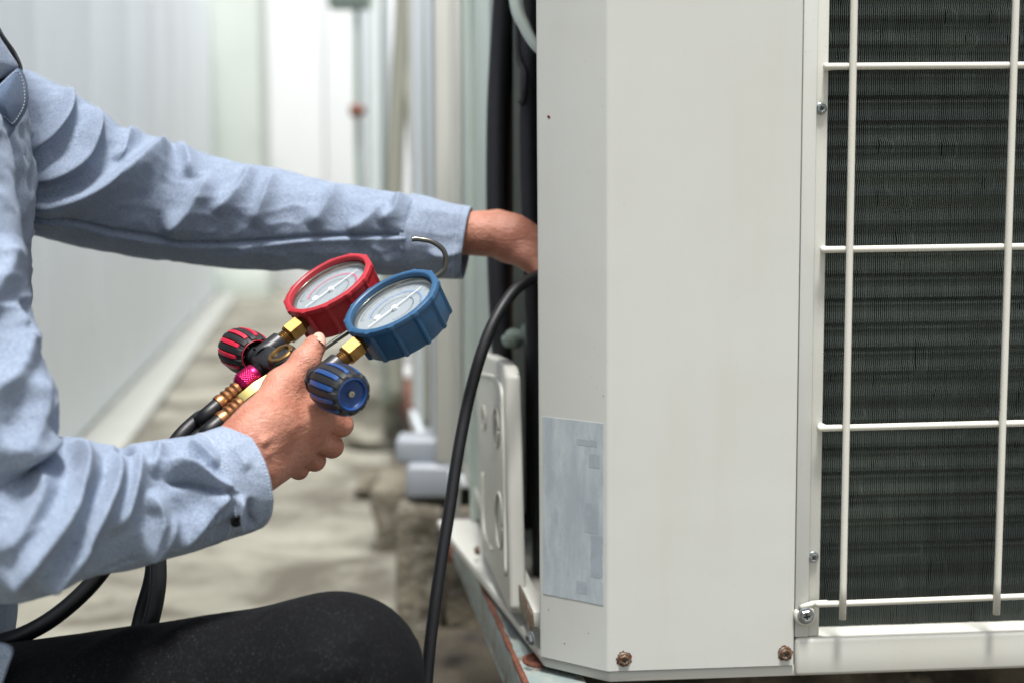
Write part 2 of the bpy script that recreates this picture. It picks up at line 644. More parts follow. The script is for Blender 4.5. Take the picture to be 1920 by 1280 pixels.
# ------------------------------------------------------------------ the setting
def grid_sheet(x0, x1, y0, y1, nx, ny, zf):
    X, Y = np.meshgrid(np.linspace(x0, x1, nx), np.linspace(y0, y1, ny), indexing='ij')
    V = np.stack([X.ravel(), Y.ravel(), zf(X.ravel(), Y.ravel())], -1)
    F = [(i * ny + j, (i + 1) * ny + j, (i + 1) * ny + j + 1, i * ny + j + 1) for i in range(nx - 1) for j in range(ny - 1)]
    return V, F


g = put('ground', grid_sheet(-14, 14, -12, 16, 160, 160, lambda x, y: 0.012 * fbm(np.stack([x * 1.7, y * 1.7, 0 * x], -1), 3)), M_FLOOR)
tag(g, kind='structure')

ALLEY = norm([-0.137, 1, 0])            # direction in which wall, units and rails recede
ACROSS = np.array([ALLEY[1], -ALLEY[0], 0])


def alley_box(x_at0, y0, y1, w, z0, z1, bev=0.004):
    """box along the alley whose left face lies on X = x_at0 - 0.137 y"""
    L = (y1 - y0) / ALLEY[1]
    V, F = box(0, w, 0, L, z0, z1, bev)
    o = np.array([x_at0 - 0.137 * y0, y0, 0])
    return V[:, :1] * ACROSS + V[:, 1:2] * ALLEY + V[:, 2:] * [0, 0, 1] + o, F


# cladding wall on the left: panels one metre wide with recessed joints
wall = tag(empty('cladding_wall', (-0.736 - 0.137 * 5, 5, 0)), 'pale blue grey metal clad wall receding along the left of the alley', 'wall')
yy = 0.93
for i in range(10):
    y1 = yy + 0.965
    a = put('panel', alley_box(-0.736 - 0.04, yy + 0.02, y1 - 0.02, 0.04, 0.035, 2.32, 0.012), M_CLAD, wall, angle=40)
    yy = y1
put('backing', alley_box(-0.736 - 0.09, 0.93, yy, 0.06, 0.0, 2.30), M_COLM, wall, smooth=False)
put('kerb', alley_box(-0.736 - 0.02, 0.93, yy, 0.17, -0.02, 0.03, 0.012), M_KERB, wall, angle=40)

column = tag(empty('square_column', P(445, 575, 10.4) * [1, 1, 0]), 'pale green square column where the clad wall meets the white end wall', 'column')
cx_, cy_ = P(445, 300, 10.4)[:2]
put('shaft', box(cx_ - 0.2, cx_ + 0.21, cy_ - 0.2, cy_ + 0.2, 0.0, 3.4, 0.015), M_COLM, column, angle=40)
put('base', box(cx_ - 0.235, cx_ + 0.245, cy_ - 0.235, cy_ + 0.23, -0.02, 0.3, 0.015), M_COLM, column, angle=40)

endw = tag(empty('end_wall', (-1.0, 11.5, 0)), 'bright white wall closing the far end of the alley', 'wall')
for i in range(5):
    x0 = -3.6 + i * 1.05
    put('panel', box(x0 + 0.006, x0 + 1.044, 11.5, 11.56, -0.02, 3.6, 0.008), M_CLAD2, endw, angle=40)
put('backing', box(-3.6, 1.6, 11.57, 11.7, -0.02, 3.58), M_CLAD2, endw, smooth=False)

# ------------------------------------------------------------------ outdoor unit in the foreground
UX, UY, UZ = cam_vec(0.99712, -0.01667, 0.07401), cam_vec(-0.07543, -0.11327, 0.99070), -cam_vec(0.0081358, 0.99342, 0.1142)
UO = P(1139, 1258, 1.33)
unit = tag(empty('outdoor_unit', UO, np.stack([UX, UY, UZ], 1)),
           'large off white air conditioner outdoor unit with chamfered corner, faded sticker and wire guard', 'air conditioner')
H = 0.80


def round_poly(pts, r, n=5):
    out = []
    pts = [np.array(p, float) for p in pts]
    for i, p in enumerate(pts):
        if i in (0, len(pts) - 1):
            out.append(p); continue
        a, b = norm(pts[i - 1] - p), norm(pts[i + 1] - p)
        q = min(r, np.linalg.norm(pts[i - 1] - p) * 0.49, np.linalg.norm(pts[i + 1] - p) * 0.49)
        for t in np.linspace(0, 1, n):
            out.append((1 - t) ** 2 * (p + a * q) + 2 * t * (1 - t) * p + t * t * (p + b * q))
    return np.array(out)


def sheet(pl, th, z0, z1, zs=None):
    """bent sheet metal: open polyline in xy, thickness th to its left, from z0 to z1"""
    pl = np.asarray(pl)
    T = np.gradient(pl, axis=0)
    T /= np.linalg.norm(T, axis=1)[:, None]
    Nn = np.stack([-T[:, 1], T[:, 0]], -1)
    loop = np.concatenate([pl, (pl + Nn * th)[::-1]])
    n = len(loop)
    V = np.concatenate([np.c_[loop, np.full(n, z0)], np.c_[loop, np.full(n, z1)]])
    F = [(i, (i + 1) % n, n + (i + 1) % n, n + i) for i in range(n)]
    m_ = len(pl)
    for i in range(m_ - 1):
        F.append((i + 1, i, n - 1 - i, n - 2 - i))
        F.append((n + i, n + i + 1, n + n - 2 - i, n + n - 1 - i))
    return V, F


ca, sa = math.cos(math.radians(40)), math.sin(math.radians(40))
CE = (-0.0769 * ca, 0.0769 * sa)
pl = round_poly([(0.1774, 0.014), (0.1774, 0.0), (0.0, 0.0), CE, (CE[0] + 0.003, CE[1] + 0.009), (CE[0] + 0.016, CE[1] + 0.010)], 0.0022)
corner = put('corner_panel', sheet(pl[::-1], 0.0014, 0.0, H), M_CAB, unit, local=True, angle=25)
put('post', box(0.1782, 0.1914, 0.0012, 0.034, 0.0265, H, 0.0012), M_CAB, unit, local=True, angle=40)
put('post', box(0.1917, 0.2021, 0.0036, 0.034, 0.0265, H, 0.0008), M_CABW, unit, local=True, angle=40)
put('bottom_rail', box(0.1786, 0.95, -0.0015, 0.05, -0.011, 0.0258, 0.004, 3), M_CABW, unit, local=True, angle=40)
bp = [(0.018, -0.001), (0.95, -0.001), (0.95, 0.02), (0.95, 0.62), (-0.12, 0.62), (-0.05, 0.05)]
put('base_pan', prism([(0.002, 0.0035), (0.95, 0.0035), (0.95, 0.62), (-0.145, 0.62), (CE[0] + 0.004, CE[1] + 0.003)], -0.0125, -0.0012, 0.003), M_CABW, unit, local=True, angle=40)
put('right_panel', box(0.93, 0.95, 0.052, 0.62, 0.0, H, 0.002), M_CAB, unit, local=True, angle=40)
put('back_panel', box(-0.10, 0.928, 0.60, 0.62, 0.0, H, 0.002), M_SIDE, unit, local=True, angle=40)
put('top_cover', prism([(-0.056, 0.055), (0.96, 0.055), (0.96, 0.63), (-0.10, 0.63)], H + 0.001, H + 0.03, 0.004), M_CAB, unit, local=True, angle=40)
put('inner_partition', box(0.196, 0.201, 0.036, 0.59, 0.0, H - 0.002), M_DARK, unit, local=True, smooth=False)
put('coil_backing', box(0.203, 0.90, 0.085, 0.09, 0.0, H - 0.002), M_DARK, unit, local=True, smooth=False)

# coil: thin wavy fins (too fine to pick apart) and the tubes that cross them
nf, dz = 380, 0.0033
zz = np.arange(0.004, H - 0.01, dz)
FV, FF = [], []
nz = len(zz)
for i in range(nf):
    x = 0.2032 + i * 0.00182 + rng.normal(0, 0.00008)
    row = (zz % 0.0235) / 0.0235
    wob = 0.00022 * np.sin(zz * 2 * math.pi / 0.0047) + 0.00035 * vnoise(np.stack([zz * 14, np.full(nz, i * 0.21), 0 * zz], -1), 3) + 0.0011 * sstep(0.55, 0.8, vnoise(np.stack([zz * 60, np.full(nz, i * 0.09), 0 * zz + 3], -1), 6))
    yf = 0.030 + (0.0016 + 0.0009 * vnoise(np.stack([zz * 0.0 + np.floor(zz / 0.0235) * 3.7, np.full(nz, i * 0.03), 0 * zz + 9], -1), 2)) * np.exp(-((row - 0.5) / 0.055) ** 2) + 0.0010 * np.sin(row * 2 * math.pi + 0.6) + 0.0007 * vnoise(np.stack([zz * 30, np.full(nz, i * 0.13), 0 * zz + 5], -1), 5)
    w = 0.00042
    b0 = len(FV) * 0 + i * nz * 3
    FV.append(np.stack([np.stack([x + wob - w, yf + 0.014, zz], -1), np.stack([x + wob - w, yf, zz], -1), np.stack([x + wob + w, yf + 0.0002, zz], -1)], 1).reshape(-1, 3))
    for k in range(nz - 1):
        a = b0 + k * 3
        FF.append((a, a + 1, a + 4, a + 3))
        FF.append((a + 1, a + 2, a + 5, a + 4))
fins = put('fins', (np.concatenate(FV), FF), M_FIN, unit, local=True, smooth=False)
tag(fins, kind='stuff')
t0 = put('coil_tube', tube([(0.2025, 0.0425, 0), (0.90, 0.0425, 0)], 0.0046, 10), M_TUBE, unit, local=True)
first = True
for k in range(int(H / 0.0235) - 1):
    M = Matrix.Translation((0, 0, 0.01175 + 0.0235 * k))
    if first: t0.matrix_local = M; first = False
    else: share('coil_tube', t0, unit, M)

# guard wires
def wire(pts, r=0.0031, n=24):
    return tube(catmull(pts, n), r, 12)


vx = [0.2193, 0.3671, 0.5149, 0.6627, 0.8105]
for k, x in enumerate(vx):
    put('guard_wire', wire([(x, -0.0135, 0.0475), (x, -0.0137, 0.3), (x, -0.0133, 0.8), (x, -0.0135, H - 0.05)], 0.0033), M_WIRE, unit, local=True)
for k in range(1, 8):
    z = 0.0640 + 0.1637 * k
    put('guard_wire', wire([(0.2005, 0.004, z), (0.2008, -0.004, z), (0.204, -0.0085, z), (0.22, -0.0095, z + 0.0002), (0.5, -0.0095, z + 0.001), (0.85, -0.0095, z)], 0.0031, 60), M_WIRE, unit, local=True)
loopc = np.array([0.1866, -0.0022, 0.0495])
th = np.linspace(-0.6, 2 * math.pi - 1.0, 22)[::-1]
ring = [loopc + [0.0078 * math.sin(t), 0, 0.0078 * math.cos(t)] for t in th]
put('guard_wire', tube(np.concatenate([np.array(ring), catmull([(0.194, -0.0028, 0.0598), (0.206, -0.006, 0.0612), (0.22, -0.0095, 0.0615), (0.5, -0.0095, 0.0635), (0.85, -0.0095, 0.064)], 40)]), 0.003, 12), M_WIRE, unit, local=True)

# screws with hexagon washer heads
def screw_mesh(r=0.0047):
    w = revolve([(0.0, 0.0), (r * 1.28, 0.0), (r * 1.28, 0.0006), (r * 1.1, 0.0012), (r * 0.9, 0.0013)], 28)
    hx = revolve([(r, 0.001), (r, 0.0036), (r * 0.86, 0.0044), (r * 0.62, 0.0044), (r * 0.5, 0.0040), (0.0, 0.0040)], 6)
    return merge(w, hx)


def cross_mesh(r=0.0047):
    return merge(box(-r * 0.52, r * 0.52, -r * 0.13, r * 0.13, 0.0039, 0.0042), box(-r * 0.13, r * 0.13, -r * 0.52, r * 0.52, 0.00385, 0.00425))


def screw(parent, pos, nrm, mat, spin=0.3, r=0.0047, rust=False):
    A = axes(nrm, (math.cos(spin), 0, math.sin(spin)))
    s = put('screw', place(screw_mesh(r), A, pos), mat, parent, local=True, smooth=False)
    put('cross_slot', place(cross_mesh(r), A, pos), M_BLACK, s, local=True, smooth=False)
    if rust:
        n = 30
        rr = r * 1.42 * (1 + 0.08 * rng.normal(size=n))
        tt = np.linspace(0, 2 * math.pi, n, endpoint=False)
        poly = np.stack([rr * np.cos(tt), rr * np.sin(tt), np.full(n, 0.00012)], -1)
        put('rust_ring', place((poly, [tuple(range(n))]), A, pos), M_RUST, s, local=True)
    return s


screw(unit, (0.1955, 0.0034, 0.5185), (0, -1, 0), M_ZINC, 0.5, 0.0043)
screw(unit, (0.1950, 0.0034, 0.1032), (0, -1, 0), M_ZINC, 0.9, 0.0043)
screw(unit, (0.1866, -0.0052, 0.0495), (0, -1, 0), M_ZINC, 0.2, 0.0062)
screw(unit, (0.1688, -0.0002, 0.0118), (0, -1, 0), M_RSCREW, 0.7, 0.0052, True)
screw(unit, (0.0156, -0.0002, 0.0113), (0, -1, 0), M_RSCREW, 0.4, 0.0052, True)

# faded sticker on the chamfer, with frayed corners
cdir = np.array([-ca, sa, 0]); cn = np.array([-sa, -ca, 0])
def chm(c, z, off=0.0003): return cdir * c + cn * off + np.array([0, 0, z])
pts = []
for (c0, z0), (c1, z1) in zip([(0.0042, 0.2345), (0.0716, 0.2350), (0.0724, 0.0628), (0.0042, 0.0628)], [(0.0716, 0.2350), (0.0724, 0.0628), (0.0042, 0.0628), (0.0042, 0.2345)]):
    for t in np.linspace(0, 1, 14, endpoint=False):
        j = rng.normal(0, 0.00012, 2)
        pts.append((c0 + (c1 - c0) * t + j[0], z0 + (z1 - z0) * t + j[1]))
pts = np.array(pts)
n = len(pts)
V = np.array([chm(c, z, 0.00035) for c, z in pts] + [chm(c, z, 0.00002) for c, z in pts])
F = [tuple(range(n - 1, -1, -1))] + [(i, (i + 1) % n, n + (i + 1) % n, n + i) for i in range(n)]
st = put('sticker', (V, F), M_STICK, unit, local=True, smooth=False)
M_PRINT = Mat('faded_print', srgb(154, 164, 170), 0.38)
M_PRINT.mix(M_PRINT.ramp(M_PRINT.noise(70, 4, 0.6), [(0.42, 0.0), (0.6, 0.8)]), srgb(164, 174, 180))
def print_patch(c0, c1, z0, z1, jit):
    q = []
    for (a_, b_), (a2, b2) in zip([(c0, z0), (c1, z0), (c1, z1), (c0, z1)], [(c1, z0), (c1, z1), (c0, z1), (c0, z0)]):
        for t in np.linspace(0, 1, 12, endpoint=False):
            q.append((a_ + (a2 - a_) * t + rng.normal(0, jit), b_ + (b2 - b_) * t + rng.normal(0, jit)))
    put('print_patch', (np.array([chm(a_, b_, 0.00045) for a_, b_ in q]), [tuple(range(len(q) - 1, -1, -1))]), M_PRINT.m, st, local=True, smooth=False)
for a_ in ((0.0108, 0.0334, 0.212, 0.2175, 0.0002), (0.008, 0.0200, 0.192, 0.2045, 0.0002), (0.0052, 0.0180, 0.088, 0.128, 0.0004), (0.0095, 0.0245, 0.130, 0.158, 0.0004), (0.022, 0.034, 0.070, 0.082, 0.0003)):
    print_patch(*a_)
tag(st, 'faded blue grey sticker with illegible worn print')
for c, z, r in ((0.0630, 0.514, 0.0016), (0.0660, 0.048, 0.0006), (0.021, 0.033, 0.0005), (0.004, 0.26, 0.0005), (0.048, 0.018, 0.0006)):
    tt = np.linspace(0, 2 * math.pi, 12, endpoint=False)
    rr = r * (1 + 0.4 * np.sin(tt * 2 + 1))
    put('rust_chip', (np.array([chm(c + rr[i] * math.cos(tt[i]) * 0.8, z + rr[i] * math.sin(tt[i]) * 1.2, 0.0002) for i in range(12)]), [tuple(range(11, -1, -1))]), M_RUST, unit, local=True)

# left side of the unit: rear panel, base flange, dark opening with pipes, pipe cover plate
def SD(px): return 0.2112 / (0.137 + (px - 960) / FPX)
def S(px, py, off=0.0):
    return P(px, py, SD(px)) + np.array([off, 0, 0])


def slab(poly3, off, bev=0.003, seg=2):
    """planar world polygon thickened by vector off"""
    bm = bmesh.new()
    f = bm.faces.new([bm.verts.new(tuple(p)) for p in poly3])
    r = bmesh.ops.extrude_face_region(bm, geom=[f])
    for v in r['geom']:
        if isinstance(v, bmesh.types.BMVert): v.co += Vector(tuple(off))
    bmesh.ops.recalc_face_normals(bm, faces=bm.faces[:])
    if bev: bmesh.ops.bevel(bm, geom=list(bm.edges), offset=bev, segments=seg, affect='EDGES', profile=0.5)
    return dump(bm)


def side_quad(p0, p1, z0, z1):
    a, b = S(p0, 800), S(p1, 800)
    return [(a[0], a[1], z0), (b[0], b[1], z0), (b[0], b[1], z1), (a[0], a[1], z1)]


put('side_panel', slab(side_quad(864, 918, 0.385, 1.145), (0.02, 0, 0), 0.004), M_SIDE, unit, angle=40)
put('side_bead', slab([q + np.array([-0.001, 0, 0]) for q in np.array(side_quad(863, 868, 0.385, 1.145))], (-0.006, 0, 0), 0.001), M_CABW, unit, angle=40)
a, b = S(866, 884), S(1000, 1176)
fl = [a, b, b + [0, 0, 0.016], a + [0, 0, 0.016]]
put('base_flange', slab(fl, (0.014, 0.0, 0), 0.002), M_CABW, unit, angle=40)
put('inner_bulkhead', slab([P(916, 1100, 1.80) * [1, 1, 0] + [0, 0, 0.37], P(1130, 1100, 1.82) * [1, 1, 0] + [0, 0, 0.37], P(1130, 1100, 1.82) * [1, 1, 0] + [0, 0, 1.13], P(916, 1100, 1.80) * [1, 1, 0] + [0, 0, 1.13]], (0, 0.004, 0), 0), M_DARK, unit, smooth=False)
outl = [(909, 684), (912, 668), (919, 659), (955, 674), (964, 684), (968, 704), (979, 1140), (976, 1149), (927, 1043), (921, 1028)]
plate = put('pipe_cover_plate', slab([S(*q, off=-0.012) for q in outl], (0.017, -0.004, 0), 0.0045, 3), M_CABW, unit, angle=50)
e1 = norm(S(960, 900) - S(925, 900)); e1 = norm(e1 * [1, 1, 0])
pn = np.array([0, 0, 1.0])
def plate_ring(px, py, r, rr=0.0016, a0=0, a1=2 * math.pi):
    c = S(px, py, off=-0.0132)
    t = np.linspace(a0, a1, 40)
    return tube(c + r * (np.cos(t)[:, None] * e1 + np.sin(t)[:, None] * pn), rr, 8)
for px, py, r, a0, a1 in ((953, 800, 0.022, 0, 6.28), (928, 783, 0.014, 0, 6.28), (959, 975, 0.030, 0, 6.28), (953, 800, 0.013, 0.5, 3.6)):
    put('knockout', plate_ring(px, py, r, 0.0016, a0, a1), M_CABW, plate)
put('embossed_rib', tube(catmull([S(917, 700, -0.013), S(958, 716, -0.013), S(966, 800, -0.013), S(972, 1080, -0.013)], 50), 0.0022, 8), M_CABW, plate)
put('embossed_rib', tube(catmull([S(925, 885, -0.013), S(928, 990, -0.013), S(944, 1030, -0.013)], 30), 0.0018, 8), M_CABW, plate)
put('bracket', slab([S(979, 1095, -0.004), S(1003, 1150, -0.004), S(1003, 1185, -0.004), S(983, 1140, -0.004)], (0.002, 0, 0), 0.0005), M_RSCREW, unit, angle=40)
def world_screw(parent, p, nrm, mat, r):
    Mi = np.array(MW[parent.name].inverted())
    q = Mi[:3, :3] @ np.asarray(p) + Mi[:3, 3]
    return screw(parent, q, Mi[:3, :3] @ norm(nrm), mat, 0.4, r)
world_screw(unit, S(1004, 1196, -0.004), (-1, -0.5, 0), M_ZINC, 0.0055)
world_screw(unit, S(922, 1031, -0.016), (-1, -0.3, 0), M_RSCREW, 0.0048)

put('insulated_pipe', tube(catmull([P(946, -120, 1.70), P(942, 0, 1.69), P(931, 200, 1.68), P(930, 420, 1.68), P(936, 600, 1.68), P(948, 760, 1.7), P(960, 1080, 1.72)], 70), 0.0115, 16), M_INS, unit)
put('insulated_pipe', tube(catmull([P(1000, -120, 1.62), P(994, 0, 1.60), P(990, 260, 1.60), P(998, 520, 1.6), P(1012, 900, 1.62), P(1014, 1080, 1.66)], 60), 0.010, 16), M_INS, unit)
put('cable', tube(catmull([P(962, -120, 1.74), P(960, 200, 1.74), P(956, 420, 1.74), P(962, 700, 1.74), P(970, 1080, 1.74)], 50), 0.003, 10), M_BROWN, unit)
put('cable', tube(catmull([P(975, -100, 1.62), P(972, 90, 1.6), P(984, 140, 1.58), P(980, 188, 1.58), P(974, 196, 1.58)], 30), 0.004, 10), M_INS, unit)
put('cover_flap', tube(catmull([P(962, -150, 1.52), P(968, 0, 1.5), P(984, 50, 1.49), P(1004, 86, 1.48), P(1030, 110, 1.48)], 40), np.linspace(0.009, 0.004, 40), 14), M_SIDE, unit)
put('inner_bracket', box(0.02, 0.17, 0.20, 0.204, 0.0, 0.35, 0.001), M_SIDE, unit, local=True, angle=40)

put('inner_rail', slab([P(962, 1100, 1.76) * [1, 1, 0] + [0, 0, 0.40], P(984, 1100, 1.77) * [1, 1, 0] + [0, 0, 0.40], P(984, 1100, 1.77) * [1, 1, 0] + [0, 0, 1.12], P(962, 1100, 1.76) * [1, 1, 0] + [0, 0, 1.12]], (0, 0.003, 0), 0), M_SIDE, unit, smooth=False)
put('valve_block', tube(catmull([P(948, 640, 1.66), P(972, 632, 1.65), P(992, 628, 1.65), P(1020, 640, 1.66)], 14), [0.008, 0.008, 0.012, 0.012, 0.012, 0.008, 0.008, 0.014, 0.014, 0.014, 0.014, 0.010, 0.010, 0.007], 10), M_PIPEG, unit, angle=40)
# steel channels and the concrete that carry the units
def channel(name, label, p0, p1, w, mat, drop=0.05, slots=()):
    t = tag(empty(name, (p0 + p1) / 2), label, 'steel rail')
    d = norm((p1 - p0) * [1, 1, 0]); r = np.array([d[1], -d[0], 0])
    if r[0] < 0: r = -r
    L = np.linalg.norm(p1 - p0)
    def lb(x0, x1, z0, z1, bev=0.0015):
        V, F = box(x0, x1, 0, L, z0, z1, bev)
        return V[:, :1] * r + V[:, 1:2] * d + V[:, 2:] * [0, 0, 1] + p0, F
    top = put('top_flange', lb(0, w, -0.005, 0), mat, t, angle=40)
    put('web', lb(0.001, 0.006, -drop, -0.0055), mat, t, angle=40)
    put('foot_flange', lb(0, w, -drop - 0.006, -drop - 0.0005), mat, t, angle=40)
    k = 60
    ys = np.linspace(0, L, k)
    put('rust_edge', tube(p0 + ys[:, None] * d + r * 0.0008 + np.array([0, 0, -0.0012]), 0.0022 + 0.0016 * np.abs(vnoise(np.stack([ys * 60, 0 * ys, 0 * ys], -1))), 6), M_RUST, t)
    for (u, v) in slots:
        c = p0 + d * u + r * v + np.array([0, 0, 0.0006])
        tt = np.linspace(0, 2 * math.pi, 28)
        put('slot', tube(c + 0.011 * np.cos(tt)[:, None] * r + 0.017 * np.sin(tt)[:, None] * d, 0.0028, 6), M_RUST, t)
        tt = tt[:-1]
        put('slot_hole', (c + np.array([0, 0, 0.0006]) + 0.010 * np.cos(tt)[:, None] * r + 0.016 * np.sin(tt)[:, None] * d, [tuple(range(27))]), M_RUST, t, smooth=False)
    return t


pa, pb = P(985, 1280, 1.348), P(850, 975, 2.005)
dd = (pb - pa) / np.linalg.norm(pb - pa) * [1, 1, 0]
channel('steel_channel', 'grey steel channel with rusty edge and slots under the near outdoor unit', pa - dd * 0.25, pb + dd * 0.02, 0.058, M_CHAN, 0.05,
        [(0.31, 0.020), (0.31 + 0.585, 0.022)])
pa, pb = P(800, 850, 2.93), P(716, 664, 4.6)
channel('rusty_channel', 'rusty red brown steel channel beyond the blue grey pipe foot', pa * [1, 1, 0] + [0, 0, 0.262], pb * [1, 1, 0] + [0, 0, 0.262], 0.045, M_RUST, 0.04)


def concrete(name, label, x0, x1, y0, y1, z1, amp=0.012, mat=M_PLINTH, seed=0, cat='concrete block'):
    bm = bmesh.new()
    V, F = box(x0, x1, y0, y1, -0.03, z1, 0.012, 2)
    for v in V: bm.verts.new(tuple(v))
    bm.verts.ensure_lookup_table()
    for f in F: bm.faces.new([bm.verts[i] for i in f])
    bmesh.ops.subdivide_edges(bm, edges=[e for e in bm.edges if e.calc_length() > 0.03], cuts=9, use_grid_fill=True)
    V, F = dump(bm)
    nz_ = np.stack([fbm(V * 9 + k * 17, 3, seed) for k in range(3)], -1)
    V = V + amp * nz_
    o = put(name, (V - [(x0 + x1) / 2, (y0 + y1) / 2, 0], F), mat, angle=35)
    o.location = ((x0 + x1) / 2, (y0 + y1) / 2, 0)
    return tag(o, label, cat, 'concrete blocks under the units')


so = put('shade_soil_strip', grid_sheet(-0.30, 1.4, 0.9, 2.44, 70, 60, lambda x, y: 0.034 + 0.014 * fbm(np.stack([x * 5, y * 5, 0 * x], -1), 3, 8) - 0.07 * sstep(-0.12, -0.29, x + 0.05 * vnoise(np.stack([y * 6, 0 * y, 0 * y], -1)))), M_SHADESOIL)  # dark sheet that paints the unit's shade onto the ground
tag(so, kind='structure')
concrete('concrete_block', 'stained concrete block holding the blue grey pipe foot', -0.205, -0.125, 2.44, 2.86, 0.235, 0.010, M_PLINTH, 1)
concrete('concrete_block', 'concrete block right of the stained block, coloured dark for the shade under the unit', -0.118, 0.2, 2.42, 2.86, 0.232, 0.012, M_SHADEMOSS, 6)  # shaded right part of the plinth, with shade put into its material
concrete('concrete_block', 'mossy concrete block below the near steel channel, coloured darker for the shade there', 0.02, 0.9, 1.62, 2.02, 0.255, 0.015, M_SHADEMOSS, 2)
concrete('concrete_block', 'low beige concrete block behind the stained block, beside the rusty channel', -0.30, -0.15, 3.05, 3.6, 0.15, 0.02, M_PLINTH, 3)
concrete('concrete_block', 'far pale concrete block at the feet of the distant units', -0.66, -0.36, 4.3, 5.2, 0.17, 0.012, M_FLOOR, 4)

# units further down the alley
def far_unit(y0, y1, z0, label, mat, front, zt):
    x0 = 0.2112
    t = tag(empty('outdoor_unit', (x0 - 0.137 * y0 + 0.3, (y0 + y1) / 2, z0)), label, 'air conditioner', 'outdoor units further along the alley')
    put('cabinet', alley_box(x0 + 0.004, y0, y1, 0.8, z0, zt, 0.01), mat, t, angle=40)
    put('corner_post', alley_box(x0 - 0.002, y0 - 0.004, y0 + 0.035, 0.03, z0 + 0.01, zt - 0.01, 0.004), front, t, angle=40)
    put('corner_post', alley_box(x0 - 0.002, y1 - 0.03, y1 + 0.004, 0.03, z0 + 0.01, zt - 0.01, 0.004), front, t, angle=40)
    put('base_pan', alley_box(x0 - 0.006, y0 - 0.006, y1 + 0.006, 0.81, z0 - 0.035, z0 - 0.002, 0.004), mat, t, angle=40)
    return t


far_unit(2.50, 3.20, 0.30, 'pale outdoor unit standing just beyond the blue grey pipe', M_CLAD, M_CABW, 1.34)
far_unit(3.95, 4.65, 0.30, 'white outdoor unit behind the beige lagged pipes', M_CLAD2, M_CLAD2, 1.52)
far_unit(5.5, 6.3, 0.30, 'farthest white outdoor unit, behind the grey green pipe', M_CLAD2, M_CLAD, 1.75)

# pipes down the alley
def vpipe(name, label, pts, r, mat, cat='pipe', n=40):
    t = tag(empty(name, np.array(pts[-1]) * [1, 1, 0]), label, cat)
    put('pipe_run', tube(catmull(pts, n), r, 16), mat, t)
    return t


gp = vpipe('conduit_pipe', 'grey green vertical pipe with a junction box above and an orange valve', [P(668, -300, 5.2), P(669, 0, 5.2), P(671, 210, 5.2), P(673, 330, 5.2), P(684, 480, 5.2), P(690, 660, 5.2)], 0.0125, M_PIPEG)
q = P(656, -14, 5.2)
put('junction_box', box(q[0] - 0.075, q[0] + 0.075, q[1] - 0.05, q[1] + 0.05, q[2] - 0.06, q[2] + 0.09, 0.008), M_PIPEG, gp, angle=40)
put('valve', tube(catmull([P(656, 208, 5.18), P(664, 208, 5.18), P(672, 208, 5.16), P(684, 208, 5.18)], 12), [0.012, 0.016, 0.02, 0.024, 0.026, 0.026, 0.026, 0.024, 0.022, 0.018, 0.014, 0.01], 14), M_ORANGE, gp)
vpipe('thin_pipe', 'thin pale vertical pipe right beside the valve pipe', [P(700, -300, 5.0), P(700, 100, 5.0), P(701, 400, 5.0), P(703, 700, 5.0)], 0.009, M_SIDE)
lp = vpipe('lagged_pipe', 'thick beige lagged pipe that forks halfway down', [P(764, -300, 3.4), P(757, 0, 3.4), P(748, 160, 3.4), P(741, 320, 3.4), P(738, 500, 3.4), P(742, 760, 3.4)], 0.021, M_PIPEB)
put('branch', tube(catmull([P(764, -100, 3.42), P(764, 120, 3.40), P(768, 200, 3.38), P(776, 330, 3.36), P(780, 480, 3.36), P(790, 620, 3.36), P(812, 700, 3.36)], 40), 0.0095, 14), M_PIPEB, lp)
vpipe('thin_conduit', 'thin dark grey conduit between the valve pipe and the lagged pipe', [P(718, -300, 4.3), P(718, 200, 4.3), P(720, 600, 4.3), P(722, 760, 4.3)], 0.008, M_PIPEG)
vpipe('grey_conduit', 'narrow grey conduit just left of the blue grey riser', [P(800, -300, 2.75), P(799, 100, 2.75), P(801, 500, 2.75), P(800, 800, 2.75)], 0.006, M_PIPEB)
for k, (px_, py_, d_, r_, lb) in enumerate(((700, 830, 4.4, 0.075, 'pale rubble stone on the floor left of the far concrete block'), (716, 905, 3.7, 0.06, 'brown rubble stone against the low beige block'), (690, 780, 5.0, 0.08, 'farthest rubble stone, near the foot of the valve pipe'))):
    q_ = P(px_, py_, d_)
    bm_ = bmesh.new(); bmesh.ops.create_icosphere(bm_, subdivisions=3, radius=r_)
    V_, F_ = dump(bm_)
    V_ = V_ * [1.3, 1.0, 0.7] * (1 + 0.45 * fbm(V_ / r_ * 1.3 + k * 9, 3, k))[:, None]
    st_o = put('rubble_stone', (V_ + [0, 0, r_ * 0.45], F_), M_PLINTH if k else M_FLOOR, angle=40)
    st_o.location = (q_[0], q_[1], 0)
    tag(st_o, lb, 'stone', 'rubble stones beside the blocks')
pv = tag(empty('pvc_riser', P(815, 920, 2.6)), 'blue grey plastic riser pipe on a stepped foot', 'pipe')
q0 = P(827, 860, 2.6)
put('riser', box(q0[0] - 0.0135, q0[0] + 0.0135, q0[1] - 0.014, q0[1] + 0.014, q0[2], 1.75, 0.006, 3), M_PVC, pv, angle=40)
q = P(790, 838, 2.6)
put('foot', box(q[0] - 0.044, q[0] + 0.044, q[1] - 0.04, q[1] + 0.04, P(0, 862, 2.6)[2], P(0, 815, 2.6)[2], 0.008, 3), M_PVC, pv, angle=40)
q = P(806, 890, 2.58)
put('foot', box(q[0] - 0.039, q[0] + 0.039, q[1] - 0.045, q[1] + 0.045, P(0, 926, 2.58)[2], P(0, 863, 2.58)[2], 0.008, 3), M_PVC, pv, angle=40)
cpst = tag(empty('cream_post', P(853, 900, 2.2) * [1, 1, 0]), 'slim cream upright between the blue grey riser and the near unit', 'post')
q = P(853, 600, 2.2)
